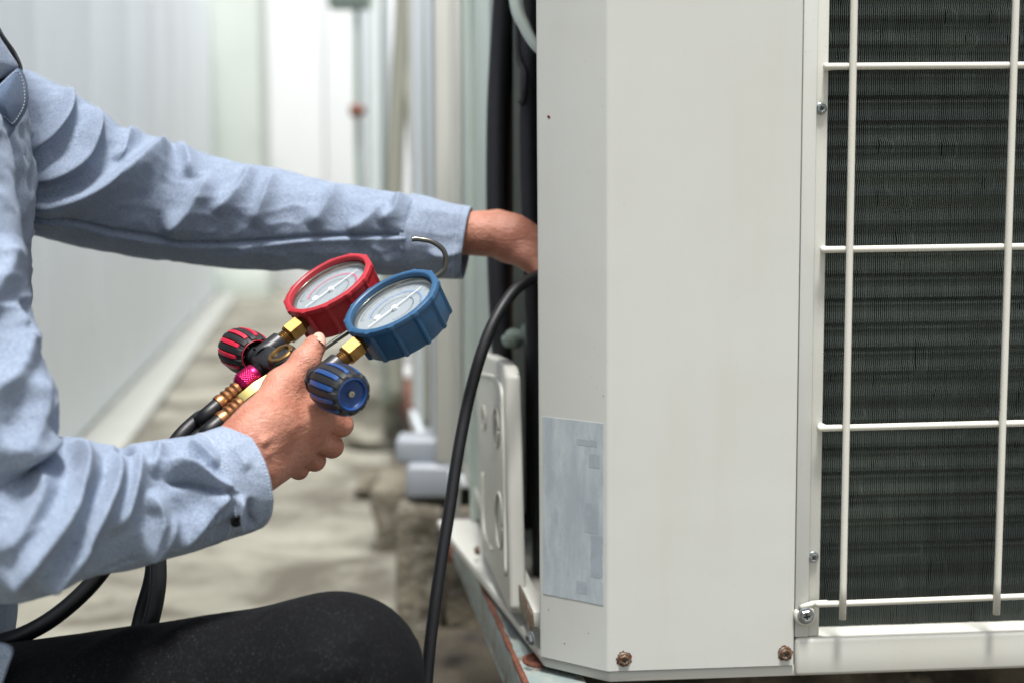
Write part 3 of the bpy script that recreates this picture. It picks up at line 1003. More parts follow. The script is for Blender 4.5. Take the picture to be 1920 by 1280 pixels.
put('upright', box(q[0] - 0.007, q[0] + 0.007, q[1] - 0.01, q[1] + 0.01, 0.24, 1.75, 0.003), M_CABW, cpst, angle=40)
put('foot', box(q[0] - 0.02, q[0] + 0.02, q[1] - 0.03, q[1] + 0.03, 0.22, 0.2395, 0.002), M_RUST, cpst, angle=40)
mo = tag(put('mossy_flap', slab([P(842, -60, 2.32), P(910, -60, 2.32), P(902, 20, 2.32), P(890, 55, 2.32), P(868, 92, 2.32), P(854, 102, 2.32), P(850, 40, 2.32)], (0.01, 0.03, 0), 0.004), M_MOSS, angle=40),
         'dark mossy flap hanging at the top, behind the near unit', 'felt flap')
tag(put('pink_lagged_pipe', tube(catmull([P(905, -300, 2.05), P(906, 0, 2.05), P(914, 60, 2.05), P(917, 160, 2.05)], 24), 0.011, 14), M_PINKP), 'short pinkish lagged pipe at the top beside the mossy flap', 'pipe')
tag(put('service_hose', tube(catmull([P(1075, 505, 1.53), P(1040, 505, 1.51), P(1003, 520, 1.47), P(965, 545, 1.44), P(928, 600, 1.42), P(900, 670, 1.41), P(876, 760, 1.41), P(857, 860, 1.40), P(842, 960, 1.39), P(826, 1060, 1.38), P(812, 1160, 1.37), P(800, 1280, 1.36), P(790, 1500, 1.35), P(760, 1800, 1.38), P(700, 1990, 1.42)], 150), 0.0060, 16), M_HOSE2),
    'black hose arching out of the near unit and hanging down its open side', 'hose')

# ------------------------------------------------------------------ manifold gauge set
GA = norm(cam_vec(0.60, 0.175, -0.775))
GN = cam_vec(-0.45, -0.78, -0.43); GN = norm(GN - (GN @ GA) * GA)
GB = np.cross(GN, GA)
GO = P(543, 692, 1.225)
man = tag(empty('manifold_gauge_set', GO, np.stack([GA, GB, GN], 1)), 'manifold set with red and blue dial gauges gripped in the near hand', 'gauge set')
XA, YA, ZA = np.eye(3)


def lathe(prof, o, axis, seg=32, **kw):
    return place(revolve(prof, seg, **kw), axes(axis, ZA if abs(axis[2]) < 0.9 else XA), o)


def mp(name, VF, mat, parent=None, angle=35, smooth=True):
    return put(name, VF, mat, parent or man, local=True, angle=angle, smooth=smooth)


# body
mp('body', merge(box(-0.050, 0.050, -0.011, 0.011, -0.012, 0.009, 0.004, 3),
                 lathe([(0, -0.068), (0.0085, -0.068), (0.0085, -0.050), (0.011, -0.049), (0.011, -0.044)], (0, 0, 0), XA),
                 lathe([(0.011, 0.044), (0.011, 0.049), (0.0085, 0.050), (0.0085, 0.070), (0, 0.070)], (0, 0, 0), XA)), M_BODY)
tt = np.linspace(0, 2 * math.pi, 48, endpoint=False)
boss = [(-0.0075 + 0.0150 * math.cos(t), 0.003 + 0.0132 * math.sin(t)) for t in tt]
bossp = mp('sight_boss', prism(boss, 0.004, 0.0128, 0.0015), M_BODY)
mp('sight_ring', place(revolve([(0.0080, 0.006), (0.0080, 0.0136), (0.0088, 0.0148), (0.0112, 0.0148), (0.0121, 0.0138), (0.0121, 0.010)], 48), np.eye(3), (-0.0075, 0.003, 0)), M_BRASS, bossp)
for k in range(4):
    t = 0.5 + k * math.pi / 2
    c, s_ = math.cos(t), math.sin(t)
    V, F = box(0.0086, 0.0122, -0.0009, 0.0009, 0.0128, 0.01475)
    mp('notch', (np.stack([V[:, 0] * c - V[:, 1] * s_ - 0.0075, V[:, 0] * s_ + V[:, 1] * c + 0.003, V[:, 2]], -1), F), M_BODY, bossp, smooth=False)
mp('sight_well', lathe([(0, 0.0085), (0.0087, 0.0085)], (-0.0075, 0.003, 0), ZA), Mat('sight_glass_well', srgb(120, 100, 62), 0.25, 0.4).m, bossp)

def knurl(r, z, th, i): return r * (1 + 0.0 * th)


def rib12(w, amp, n=12, ph=0.13):
    def f(th):
        u = ((th + ph) * n / (2 * math.pi)) % 1.0
        u = np.minimum(u, 1 - u) / n * 2 * math.pi
        return amp * np.exp(-(u / w) ** 4)
    return f


def gauge(sx, mat, arcmat, needle_ang, label):
    c = np.array([sx * 0.0485 - (0.006 if sx < 0 else 0), 0.0930, -0.006])
    rb = rib12(0.048, 0.0024)
    rl = rib12(0.06, 0.0012)
    prof = [(0.0, -0.0150), (0.034, -0.0150), (0.0395, -0.0145), (0.0408, -0.0130), (0.0422, 0.0115), (0.0424, 0.0136), (0.0440, 0.0146), (0.0446, 0.0165), (0.0440, 0.0192), (0.0425, 0.0200), (0.0398, 0.0200), (0.0388, 0.0192), (0.0384, 0.0090)]
    def rmod(r, z, th, i):
        if i in (2, 3, 4, 5): return r + rb(th)
        if i in (6, 7, 8): return r + rl(th)
        return np.full(len(th), r)
    g = mp('gauge_boot', place(revolve(prof, 288, rmod), np.eye(3), c), mat, angle=38)
    tag(g, label)
    mp('bezel', place(revolve([(0.0383, 0.0150), (0.0372, 0.0152), (0.0364, 0.0140), (0.0362, 0.0100)], 96), np.eye(3), c), M_STEEL, g)
    mp('dial', place(revolve([(0.0, 0.0098), (0.0384, 0.0098)], 64), np.eye(3), c), M_DIAL, g)
    def flat(poly, z, m_, nm):
        poly = np.asarray(poly)
        V = np.c_[poly, np.full(len(poly), z)] + c
        mp(nm, (V, [tuple(range(len(V)))]), m_, g, smooth=False)
    def arc(r0, r1, a0, a1, z, n=60):
        t = np.linspace(a0, a1, n)
        V = np.concatenate([np.stack([r0 * np.cos(t), r0 * np.sin(t), np.full(n, z)], -1), np.stack([r1 * np.cos(t), r1 * np.sin(t), np.full(n, z)], -1)]) + c
        return V, [(i, n + i, n + i + 1, i + 1) for i in range(n - 1)]
    a0 = math.radians(-45); a1 = math.radians(225)
    mp('scale_arc', arc(0.0248, 0.0262, a0 + 0.25, a1, 0.00993), arcmat, g, smooth=False)
    mp('scale_arc', arc(0.0338, 0.0343, a0, a1, 0.00993), M_DIALG, g, smooth=False)
    mp('scale_arc', arc(0.0172, 0.0175, a0, a1, 0.00993), M_DIALG, g, smooth=False)
    TV = []
    for k in range(91):
        t = a0 + (a1 - a0) * k / 90
        l = 0.0040 if k % 10 == 0 else (0.0028 if k % 5 == 0 else 0.0016)
        w = 0.00028 if k % 5 == 0 else 0.00016
        for rr, ll in ((0.0338, l), (0.0248, l * 0.6), (0.0174, l * 0.5)):
            e = np.array([math.cos(t), math.sin(t)]); f = np.array([-e[1], e[0]]) * w
            q = np.array([e * rr - f, e * rr + f, e * (rr - ll) + f, e * (rr - ll) - f])
            TV.append((np.c_[q, np.full(4, 0.00997)] + c, [(0, 1, 2, 3)]))
    mp('scale_ticks', merge(*TV), M_DIALG, g, smooth=False)
    d = np.array([math.cos(needle_ang), math.sin(needle_ang), 0]); w = np.array([-d[1], d[0], 0])
    nv = np.array([d * 0.031 + w * 0.0003, d * 0.031 - w * 0.0003, -d * 0.002 - w * 0.0006, -d * 0.029 - w * 0.0004, -d * 0.029 + w * 0.0004, -d * 0.002 + w * 0.0006]) + c
    V = np.concatenate([nv + [0, 0, 0.0122], nv + [0, 0, 0.0117]])
    nd = mp('needle', (V, [(0, 1, 2, 3, 4, 5)] + [(i, (i + 1) % 6, 6 + (i + 1) % 6, 6 + i) for i in range(6)]), M_DIALW, g, smooth=False)
    mp('hub', place(revolve([(0.0027, 0.0100), (0.0027, 0.0126), (0.0020, 0.0132), (0, 0.0134)], 24), np.eye(3), c), M_DIALW, nd)
    mp('dial_stud', place(revolve([(0.0030, 0.0099), (0.0030, 0.0112), (0.002, 0.0119), (0, 0.012)], 20), np.eye(3), c + np.array([-0.008, -0.0150, 0])), M_DIALW, g)  # small raised white disc, off centre on the dial
    mp('glass', place(revolve([(0.0375, 0.0148), (0.034, 0.0154), (0.024, 0.0161), (0.012, 0.0165), (0.0, 0.0166)], 72), np.eye(3), c), M_GLASS, g)
    # stem: black arm, brass thread, hexagon
    mp('stem_arm', lathe([(0.0105, 0.0), (0.0098, 0.012), (0.0094, 0.0235), (0.0086, 0.0245), (0, 0.0245)], (sx * 0.0485, 0, 0.0), YA), M_BODY)
    pr = [(0.0, 0.023)] + [(0.0062 + (0.0006 if k % 2 else 0), 0.0236 + k * 0.0009) for k in range(10)]
    mp('stem_thread', lathe(pr, (sx * 0.0485, 0, 0), YA), M_BRASS)
    mp('stem_hexagon', lathe([(0.0, 0.0322), (0.0075, 0.0322), (0.0098, 0.0335), (0.0098, 0.047), (0.0075, 0.049), (0.006, 0.054)], (sx * 0.0485, 0, 0), YA, 6), M_BRASS, smooth=False)


gauge(-1.11, M_RED, M_DIALP, math.radians(82), 'red rubber booted dial gauge with pink scale')
gauge(1, M_BLUE, M_DIALB, math.radians(84), 'blue rubber booted dial gauge')


def knob(sx, strip, name):
    """barrel shaped valve knob: black ribs between coloured strips, coloured recessed end"""
    L0, L1 = 0.061, 0.105
    n = 11
    def rr(u): return 0.0163 + 0.0042 * math.sin(math.pi * min(1, max(0, 0.12 + 0.80 * (1 - u)))) ** 1.0
    us = np.linspace(0, 1, 15)
    prof = [(0.0125, L0 + 0.012), (0.0135, L0 + 0.001)] + [(rr(u) - (0.0012 if u in (0, 1) else 0), L0 + (L1 - L0) * u) for u in us] + [(0.0140, L1 + 0.0006), (0.0136, L1 - 0.0005), (0.0134, L1 - 0.004)]
    def rmod(r, z, th, i):
        if i < 2 or i > 16: return np.full(len(th), r)
        u = (th * n / (2 * math.pi)) % 1.0
        u = np.minimum(u, 1 - u)
        return r - 0.0014 * (1 - sstep(0.20, 0.26, u))
    A = np.stack([YA * sx, ZA, XA * sx], 1)
    k = mp(name, place(revolve(prof, 198, rmod), A, (0, 0, 0)), M_KNOB, angle=30)
    # strips: narrow raised bars in the grooves
    for j in range(n):
        V, F = [], []
        a0 = 2 * math.pi * j / n
        ku = np.linspace(0.13, 0.93, 12)
        for u in ku:
            r = rr(u) + 0.0004
            if u == ku[0] or u == ku[-1]: r -= 0.0008
            for da, dr in ((-0.105, -0.0012), (-0.092, 0.0), (0, 0.0002), (0.092, 0.0), (0.105, -0.0012)):
                V.append(((r + dr) * math.cos(a0 + da), (r + dr) * math.sin(a0 + da), L0 + (L1 - L0) * u))
        for i in range(11):
            for q in range(4): F.append((i * 5 + q, i * 5 + q + 1, (i + 1) * 5 + q + 1, (i + 1) * 5 + q))
        F += [(4, 3, 2, 1, 0), tuple(55 + q for q in range(5))]
        mp('strip', place((np.array(V), F), A, (0, 0, 0)), strip, k, 40)
    e = mp('end_disc', place(revolve([(0.0137, L1 + 0.0002), (0.0128, L1 + 0.0008), (0.0122, L1 + 0.0004), (0.0116, L1 - 0.0025), (0.0105, L1 - 0.0034), (0.0, L1 - 0.0034)], 60), A, (0, 0, 0)), strip, k, 40)
    sc = mp('end_screw', place(revolve([(0.0032, L1 - 0.0036), (0.0032, L1 - 0.002), (0.0026, L1 - 0.0006), (0.0008, L1 - 0.0004), (0.0007, L1 - 0.0015), (0, L1 - 0.0015)], 20), A, (0, 0, 0)), M_STEEL, k, 40)
    mp('collar', place(revolve([(0.0150, L0 + 0.0006), (0.0142, L0 - 0.0002), (0.0134, L0 + 0.0006), (0.0132, L0 + 0.006)], 60), A, (0, 0, 0)), strip, k, 40)
    mp('hollow', place(revolve([(0.0085, L0 + 0.010), (0.0132, L0 + 0.010)], 40), A, (0, 0, 0)), M_KNOB, k)


knob(-1, M_REDK, 'knob')
knob(1, M_BLUEK, 'knob')

# hose fittings towards -b
def fitting(ax, z, parts):
    for nm, prof, mat, seg in parts:
        mp(nm, lathe([(r, y) for r, y in prof], (ax, 0, z), YA, seg), mat, smooth=True, angle=35)


fitting(-0.034, 0.0, [('port_thread', [(0.0070, -0.006)] + [(0.0064 + (0.0007 if k % 2 else 0), -0.0105 - 0.0008 * k) for k in range(12)], M_BODY, 32),
                      ('crimp_ferrule', [(0.0, -0.036), (0.0066, -0.036), (0.0072, -0.0375), (0.0080, -0.040), (0.0068, -0.0425), (0.0081, -0.0455), (0.0068, -0.0480), (0.0081, -0.051), (0.0069, -0.0535), (0.0082, -0.0565), (0.0080, -0.0600), (0.0074, -0.0606)], M_COPPER, 32)])
V, F = revolve([(0.0066, 0.0165), (0.0102, 0.0166), (0.0106, 0.0172), (0.0106, 0.0210), (0.0102, 0.0213)] + [(0.0108, 0.0215 + 0.0004 * k) for k in range(28)] + [(0.0102, 0.0329), (0.0100, 0.0345), (0.0078, 0.0366), (0.0, 0.0366)], 120,
               lambda r, z, th, i: r + (0.00045 * (np.sin(th * 26 + z * 2600) * 0.5 + np.sin(th * 26 - z * 2600) * 0.5) if 4 < i < 33 else 0 * th))
V = V * [1, 1, -1]
F = [f[::-1] for f in F]
mp('knurled_nut', place((V, F), axes(YA, ZA), (-0.034, 0, 0)), M_MAG, angle=50)
fitting(-0.0135, -0.003, [('yellow_nut', [(0.006, -0.012), (0.0085, -0.0275), (0.0088, -0.029), (0.0088, -0.046), (0.0075, -0.048), (0, -0.048)], M_YEL, 6),
                          ('crimp_ferrule', [(0.0, -0.047), (0.0066, -0.047), (0.0072, -0.0485), (0.0080, -0.051), (0.0068, -0.0535), (0.0081, -0.0565), (0.0068, -0.059), (0.0081, -0.062), (0.0069, -0.0645), (0.0080, -0.068), (0.0080, -0.0715), (0.0074, -0.072)], M_COPPER, 32)])


def man_world(p): return GO + GA * p[0] + GB * p[1] + GN * p[2]


h1 = [man_world((-0.034, -0.058, 0)), man_world((-0.034, -0.075, 0)), P(372, 786, 1.235), P(335, 822, 1.225), P(300, 880, 1.22), P(290, 960, 1.215), P(297, 1060, 1.205), P(293, 1120, 1.20), P(275, 1200, 1.20), P(240, 1360, 1.22), P(200, 1600, 1.25), P(60, 1950, 1.3)]
put('hose', tube(catmull(h1, 140), 0.0069, 18), M_HOSE, man)
h2 = [man_world((-0.0135, -0.069, -0.003)), man_world((-0.0135, -0.086, -0.003)), P(392, 806, 1.225), P(345, 846, 1.215), P(280, 930, 1.20), P(225, 1020, 1.20), P(172, 1093, 1.20), P(110, 1150, 1.20), P(50, 1186, 1.20), P(-10, 1206, 1.21), P(-120, 1240, 1.25), P(-300, 1500, 1.3)]
put('hose', tube(catmull(h2, 140), 0.0072, 18), M_HOSE, man)
h3 = [P(345, 846, 1.255), P(305, 930, 1.245), P(292, 1000, 1.24), P(285, 1080, 1.235), P(266, 1150, 1.235), P(240, 1260, 1.235), P(180, 1500, 1.27)]
put('hose', tube(catmull(h3, 90), 0.0069, 18), M_HOSE, man)
put('hook', tube(catmull([man_world(q) for q in [(0.0, 0.004, -0.003), (0.006, 0.048, -0.004), (0.018, 0.11, -0.006), (0.034, 0.150, -0.005), (0.0365, 0.161, 0.000), (0.035, 0.1665, 0.010), (0.029, 0.164, 0.021), (0.0215, 0.156, 0.029), (0.019, 0.152, 0.031)]], 70), 0.0023, 12), Mat('dark_steel', srgb(104, 104, 98), 0.28, 0.95).m, man)

# ------------------------------------------------------------------ the technician
person = tag(empty('person', P(-190, 1400, 1.25) * [1, 1, 0]), 'crouching person in light blue shirt and black jeans, one hand inside the unit', 'person')


def px_r(r, d): return r * d / FPX


# near hand: back to the camera, thumb up over the manifold, fingers closed behind it
J = {k: P(*v) for k, v in dict(
    fore=(300, 925, 1.110), wr=(455, 858, 1.150), wru=(470, 822, 1.150), wrl=(478, 880, 1.158),
    i0=(588, 778, 1.192), i1=(640, 796, 1.218), i2=(625, 765, 1.250), i3=(590, 745, 1.258),
    m0=(582, 815, 1.196), m1=(622, 836, 1.224), m2=(590, 800, 1.262), m3=(550, 770, 1.270),
    r0=(562, 845, 1.200), r1=(590, 862, 1.230), r2=(545, 815, 1.266), r3=(490, 775, 1.262),
    l0=(535, 866, 1.198), l1=(560, 880, 1.224), l2=(520, 840, 1.255), l3=(480, 805, 1.258),
    t0=(494, 792, 1.158), t1=(528, 726, 1.180), t2=(572, 678, 1.198), t3=(590, 649, 1.205),
    web=(560, 742, 1.195)).items()}


def near_hand(p):
    f = chain(p, [J['i0'], J['i1'], J['i2'], J['i3']], [0.0108, 0.0100, 0.0088, 0.0078], 0.003)
    for q, r in (('m', (0.0108, 0.0099, 0.0088, 0.008)), ('r', (0.0100, 0.0093, 0.0085, 0.0076)), ('l', (0.0092, 0.0082, 0.0076, 0.007))):
        f = smin(f, chain(p, [J[q + '0'], J[q + '1'], J[q + '2'], J[q + '3']], r, 0.003), 0.0010)
    palm = chain(p, [J['fore'], J['wr']], [0.030, 0.0270], 0.01)
    palm = smin(palm, chain(p, [J['wru'], J['i0']], [0.0200, 0.0140], 0.01), 0.011)
    palm = smin(palm, chain(p, [J['wr'], J['m0']], [0.0225, 0.0132], 0.01), 0.011)
    palm = smin(palm, chain(p, [J['wrl'], J['r0']], [0.0200, 0.0122], 0.01), 0.011)
    palm = smin(palm, chain(p, [J['wrl'], J['l0']], [0.0190, 0.0115], 0.01), 0.011)
    palm = smin(palm, chain(p, [J['wru'], J['t0'], J['t1']], [0.0185, 0.0185, 0.0150], 0.01), 0.014)
    palm = smin(palm, chain(p, [J['t0'], J['web'], J['i0']], [0.013, 0.0075, 0.010], 0.01), 0.016)
    th = chain(p, [J['t1'], J['t2'], J['t3']], [0.0132, 0.0116, 0.0098], 0.004)
    th = smin(th, np.linalg.norm(p - J['t2'].astype(np.float32), axis=1) - 0.0122, 0.004)
    d = smin(palm, f, 0.0045)
    d = smin(d, th, 0.009)
    # knuckles and tendons
    for q, o in (('i', 0.0048), ('m', 0.0052), ('r', 0.0046), ('l', 0.0042)):
        c = J[q + '0'] - C_F * o + C_D * 0.000
        d = smin(d, np.linalg.norm(p - c.astype(np.float32), axis=1) - 0.0098, 0.006)
    for q, w, of, rr in (('i', 'wru', 0.0205, 0.0022), ('m', 'wr', 0.0228, 0.0022), ('r', 'wrl', 0.0200, 0.0020)):
        a = J[w] - C_F * (of - 0.003) + C_R * 0.012; b = J[q + '0'] - C_F * 0.0125
        d = smin(d, cone(p, a, b, rr, rr), 0.0055)
    # extensor tendon of the thumb
    d = smin(d, cone(p, J['wru'] - C_F * 0.016 - C_D * 0.004, J['t1'] - C_F * 0.0125 + C_R * 0.002, 0.0022, 0.002), 0.006)
    # veins over the back of the hand
    for pts in ([(500, 850, 1.134), (530, 828, 1.152), (552, 822, 1.166), (575, 800, 1.176)], [(495, 828, 1.130), (520, 800, 1.148), (540, 790, 1.160), (566, 786, 1.174)], [(530, 828, 1.152), (540, 850, 1.166), (556, 852, 1.180)]):
        d = smin(d, chain(p, [P(*q) for q in pts], [0.0019] * len(pts), 0.002), 0.0035)
    # skin creases: thumb joint and finger knuckles
    def creases(c, ax, r, lam, amp):
        q = p - c.astype(np.float32)
        u = q @ norm(ax).astype(np.float32)
        return amp * np.cos(u * 2 * math.pi / lam + 1.5 * vnoise(p * 160, 3)) * np.exp(-(np.einsum('ij,ij->i', q, q)) / (r * r))
    d = d + creases(J['t2'] + C_R * 0.008 - C_F * 0.004, J['t3'] - J['t1'], 0.008, 0.0036, 0.0005)
    d = d + creases(J['t1'] + C_R * 0.006 - C_F * 0.008, J['t2'] - J['t0'], 0.012, 0.0048, 0.0004)
    for q in 'imrl':
        d = d + creases(J[q + '1'] - C_F * 0.004, J[q + '1'] - J[q + '0'], 0.009, 0.0036, 0.0005)
    return d


def hand_mesh(fn, pts, pad, h, it=3):
    A = np.array(pts)
    V, F = surface_nets(fn, A.min(0) - pad, A.max(0) + pad, h)
    return relax(V, F, it, 0.5), F


nh = hand_mesh(near_hand, [J[k] for k in J if k != 'fore'] + [P(400, 885, 1.13)], 0.03, 0.00105, 3)
# far hand: wrist bone up, reaching into the opening
K = {k: P(*v) for k, v in dict(fore=(740, 436, 1.50), wr=(905, 438, 1.50), sty=(936, 414, 1.502), hb=(960, 447, 1.503), k1=(1050, 470, 1.515), k2=(1045, 488, 1.50), k3=(1042, 480, 1.54), k4=(1036, 488, 1.56),
                               f1=(1095, 500, 1.53), g1=(1110, 540, 1.54), f2=(1090, 520, 1.51), g2=(1095, 560, 1.52), f3=(1088, 515, 1.55), g3=(1098, 555, 1.56), f4=(1075, 515, 1.57), g4=(1082, 545, 1.575), th0=(985, 478, 1.49), th1=(1020, 515, 1.485), th2=(1055, 540, 1.495)).items()}


def far_hand(p):
    d = chain(p, [K['fore'], K['wr'], K['hb']], [0.026, 0.0222, 0.0215], 0.008)
    d = smin(d, np.linalg.norm(p - K['sty'].astype(np.float32), axis=1) - 0.0115, 0.010)
    d = smin(d, cone(p, P(955, 474, 1.495), K['th0'], 0.0095, 0.013), 0.012)
    for i, r in ((1, 0.0125), (2, 0.012), (3, 0.012), (4, 0.011)):
        d = smin(d, chain(p, [K['hb'], K['k%d' % i]], [0.021, r + 0.002], 0.008), 0.01)
        d = smin(d, chain(p, [K['k%d' % i], K['f%d' % i], K['g%d' % i]], [r - 0.001, r - 0.0025, r - 0.004], 0.003), 0.004)
    d = smin(d, chain(p, [K['th0'], K['th1'], K['th2']], [0.013, 0.0105, 0.0085], 0.004), 0.008)
    d = smin(d, cone(p, P(892, 425, 1.483), P(1040, 452, 1.49), 0.0035, 0.003), 0.007)
    return d


fh = hand_mesh(far_hand, [K[k] for k in K if k != 'fore'] + [P(830, 438, 1.5)], 0.03, 0.0022, 3)

# the rest of the body under the clothes, with neck and head above the frame
B = dict(hipn=P(-190, 1330, 1.19), hipf=P(-190, 1330, 1.40), chest=P(-190, 480, 1.29), waist=P(-200, 950, 1.30), neck=P(-225, 10, 1.28), shn=P(-150, 270, 1.13), shf=P(-60, 235, 1.44),
         eln=P(-25, 985, 1.052), elf=P(320, 375, 1.52), wrn=P(440, 880, 1.145), wrf=P(880, 438, 1.50))
head_c = P(-165, -175, 1.28)
HX, HY, HZ = norm([1, 0.15, -0.35]), norm([-0.15, 1, 0]), None
HZ = np.cross(HX, HY); HZ = norm(HZ); HY = np.cross(HZ, HX)


def hp(x, y, z): return head_c + HX * x + HY * y + HZ * z


def body_sdf(p):
    d = chain(p, [B['waist'], B['chest']], [0.085, 0.09], 0.03)
    d = smin(d, chain(p, [B['shn'], B['chest'], B['shf']], [0.045, 0.085, 0.045], 0.03), 0.04)
    d = smin(d, chain(p, [B['chest'], B['neck'], hp(-0.02, 0, -0.07)], [0.07, 0.052, 0.05], 0.02), 0.03)
    d = smin(d, chain(p, [B['shn'], B['eln'], B['wrn']], [0.038, 0.026, 0.023], 0.01), 0.01)
    d = smin(d, chain(p, [B['shf'], B['elf'], B['wrf']], [0.045, 0.036, 0.0225], 0.01), 0.01)
    A = np.stack([HX, HY, HZ])
    d = smin(d, ellipsoid(p, hp(-0.012, 0, 0.03), A, (0.098, 0.076, 0.098)), 0.01)
    d = smin(d, ellipsoid(p, hp(0.030, 0, -0.05), A, (0.058, 0.056, 0.07)), 0.03)
    d = smin(d, cone(p, hp(0.086, 0, 0.015), hp(0.106, 0, -0.028), 0.007, 0.013), 0.012)
    d = smin(d, cone(p, hp(0.082, -0.020, -0.062), hp(0.082, 0.020, -0.062), 0.008, 0.008), 0.008)
    d = smin(d, cone(p, hp(0.086, -0.018, -0.0765), hp(0.086, 0.018, -0.0765), 0.007, 0.007), 0.005)
    d = smin(d, cone(p, hp(0.08, 0, -0.108), hp(0.07, 0, -0.105), 0.016, 0.02), 0.02)
    for s in (-1, 1):
        d = smin(d, ellipsoid(p, hp(-0.012, s * 0.078, -0.01), A, (0.020, 0.009, 0.033)), 0.006)
        d = smin(d, cone(p, hp(0.083, s * 0.016, 0.034), hp(0.072, s * 0.048, 0.034), 0.009, 0.009), 0.01)
    return d


allB = np.array(list(B.values()) + [head_c])
bv = surface_nets(body_sdf, np.minimum(allB.min(0), head_c - 0.16) - 0.1, np.maximum(allB.max(0), head_c + 0.17) + 0.06, 0.0065)
bv = (relax(bv[0], bv[1], 2), bv[1])
bodyo = put('body', merge((bv[0], bv[1].tolist()), (nh[0], nh[1].tolist()), (fh[0], fh[1].tolist())), M_SKIN, person)
tag(bodyo, 'bare hands and wrists of the person')


def hair_sdf(p):
    A = np.stack([HX, HY, HZ])
    d = ellipsoid(p, hp(-0.018, 0, 0.042), A, (0.104, 0.086, 0.098))
    cut = (p - hp(0.062, 0, 0.05).astype(np.float32)) @ norm(HX * 0.85 - HZ * 0.5).astype(np.float32)
    cut2 = (hp(0, 0, -0.03).astype(np.float32) - p) @ norm(HZ + HX * 0.5).astype(np.float32)
    return np.maximum(np.maximum(d, cut), cut2) + 0.003 * vnoise(p * 130, 4)


hv = surface_nets(hair_sdf, head_c - 0.16, head_c + 0.17, 0.006)
put('hair', (hv[0], hv[1].tolist()), M_HAIR, person)
for s in (-1, 1):
    e = put('eye', place(revolve([(0.0001, -0.012), (0.0085, -0.0085), (0.012, 0), (0.0085, 0.0085), (0.0001, 0.012)], 16), axes(HX), hp(0.070, s * 0.032, 0.018)), M_DIALW, person)
    put('iris', place(revolve([(0.0055, 0.0105), (0.004, 0.0122), (0.0001, 0.0126)], 14), axes(HX), hp(0.070, s * 0.032, 0.018)), M_BLACK, e)
# thumb nail
tn = norm(cam_vec(0.74, -0.58, -0.30)); td = norm(J['t3'] - J['t2']); td = norm(td - (td @ tn) * tn); tw = np.cross(tn, td)
u, v = np.meshgrid(np.linspace(-1, 1, 13), np.linspace(-1, 1, 13), indexing='ij')
u, v = u.ravel(), v.ravel()
c0 = J['t3'] + td * 0.002
su, sv = u * np.sqrt(1 - v * v / 2), v * np.sqrt(1 - u * u / 2)
V = c0 + tw * (su * 0.0072)[:, None] + td * (sv * 0.0078)[:, None] + tn * (0.0104 - 0.0042 * su ** 2 - 0.0012 * np.clip(sv, 0, 1) ** 2 - 0.0006 * np.clip(-sv, 0, 1))[:, None]
V2 = V - tn * 0.0016
F = [(i * 13 + j, (i + 1) * 13 + j, (i + 1) * 13 + j + 1, i * 13 + j + 1) for i in range(12) for j in range(12)]
put('nail', merge((V, F), (V2, [f[::-1] for f in F])), M_NAIL, bodyo)

# clothes -------------------------------------------------------------
def fold_field(px, folds):
    h = np.zeros(len(px))
    for f in folds:
        pts, amp, w1, w2 = f[0], f[1], f[2], f[3]
        pl = catmull(np.array(pts, float), 8 * len(pts)) if len(pts) > 2 else np.array(pts, float)
        best = np.full(len(px), 1e9); sd = np.zeros(len(px)); tt = np.zeros(len(px))
        L = np.r_[0, np.cumsum(np.linalg.norm(np.diff(pl, axis=0), axis=1))]
        for i in range(len(pl) - 1):
            a, b = pl[i], pl[i + 1]
            d = b - a; l2 = d @ d + 1e-9
            t = np.clip(((px - a) @ d) / l2, 0, 1)
            q = px - a - t[:, None] * d
            dist = np.sqrt((q * q).sum(1))
            m_ = dist < best
            best = np.where(m_, dist, best)
            sd = np.where(m_, np.sign(d[0] * q[:, 1] - d[1] * q[:, 0]), sd)
            tt = np.where(m_, (L[i] + t * (L[i + 1] - L[i])) / L[-1], tt)
        e0, e1_ = (f[4] if len(f) > 4 else (0.25, 0.25))
        tap = (sstep(-0.02, e0, tt) if e0 > 0 else 1) * (1 - (sstep(1 - e1_, 1.02, tt) if e1_ > 0 else 0))
        w = np.where(sd > 0, w1, w2)
        h += amp * tap * np.exp(-(best / w) ** 1.5)
    return h * 0.0026


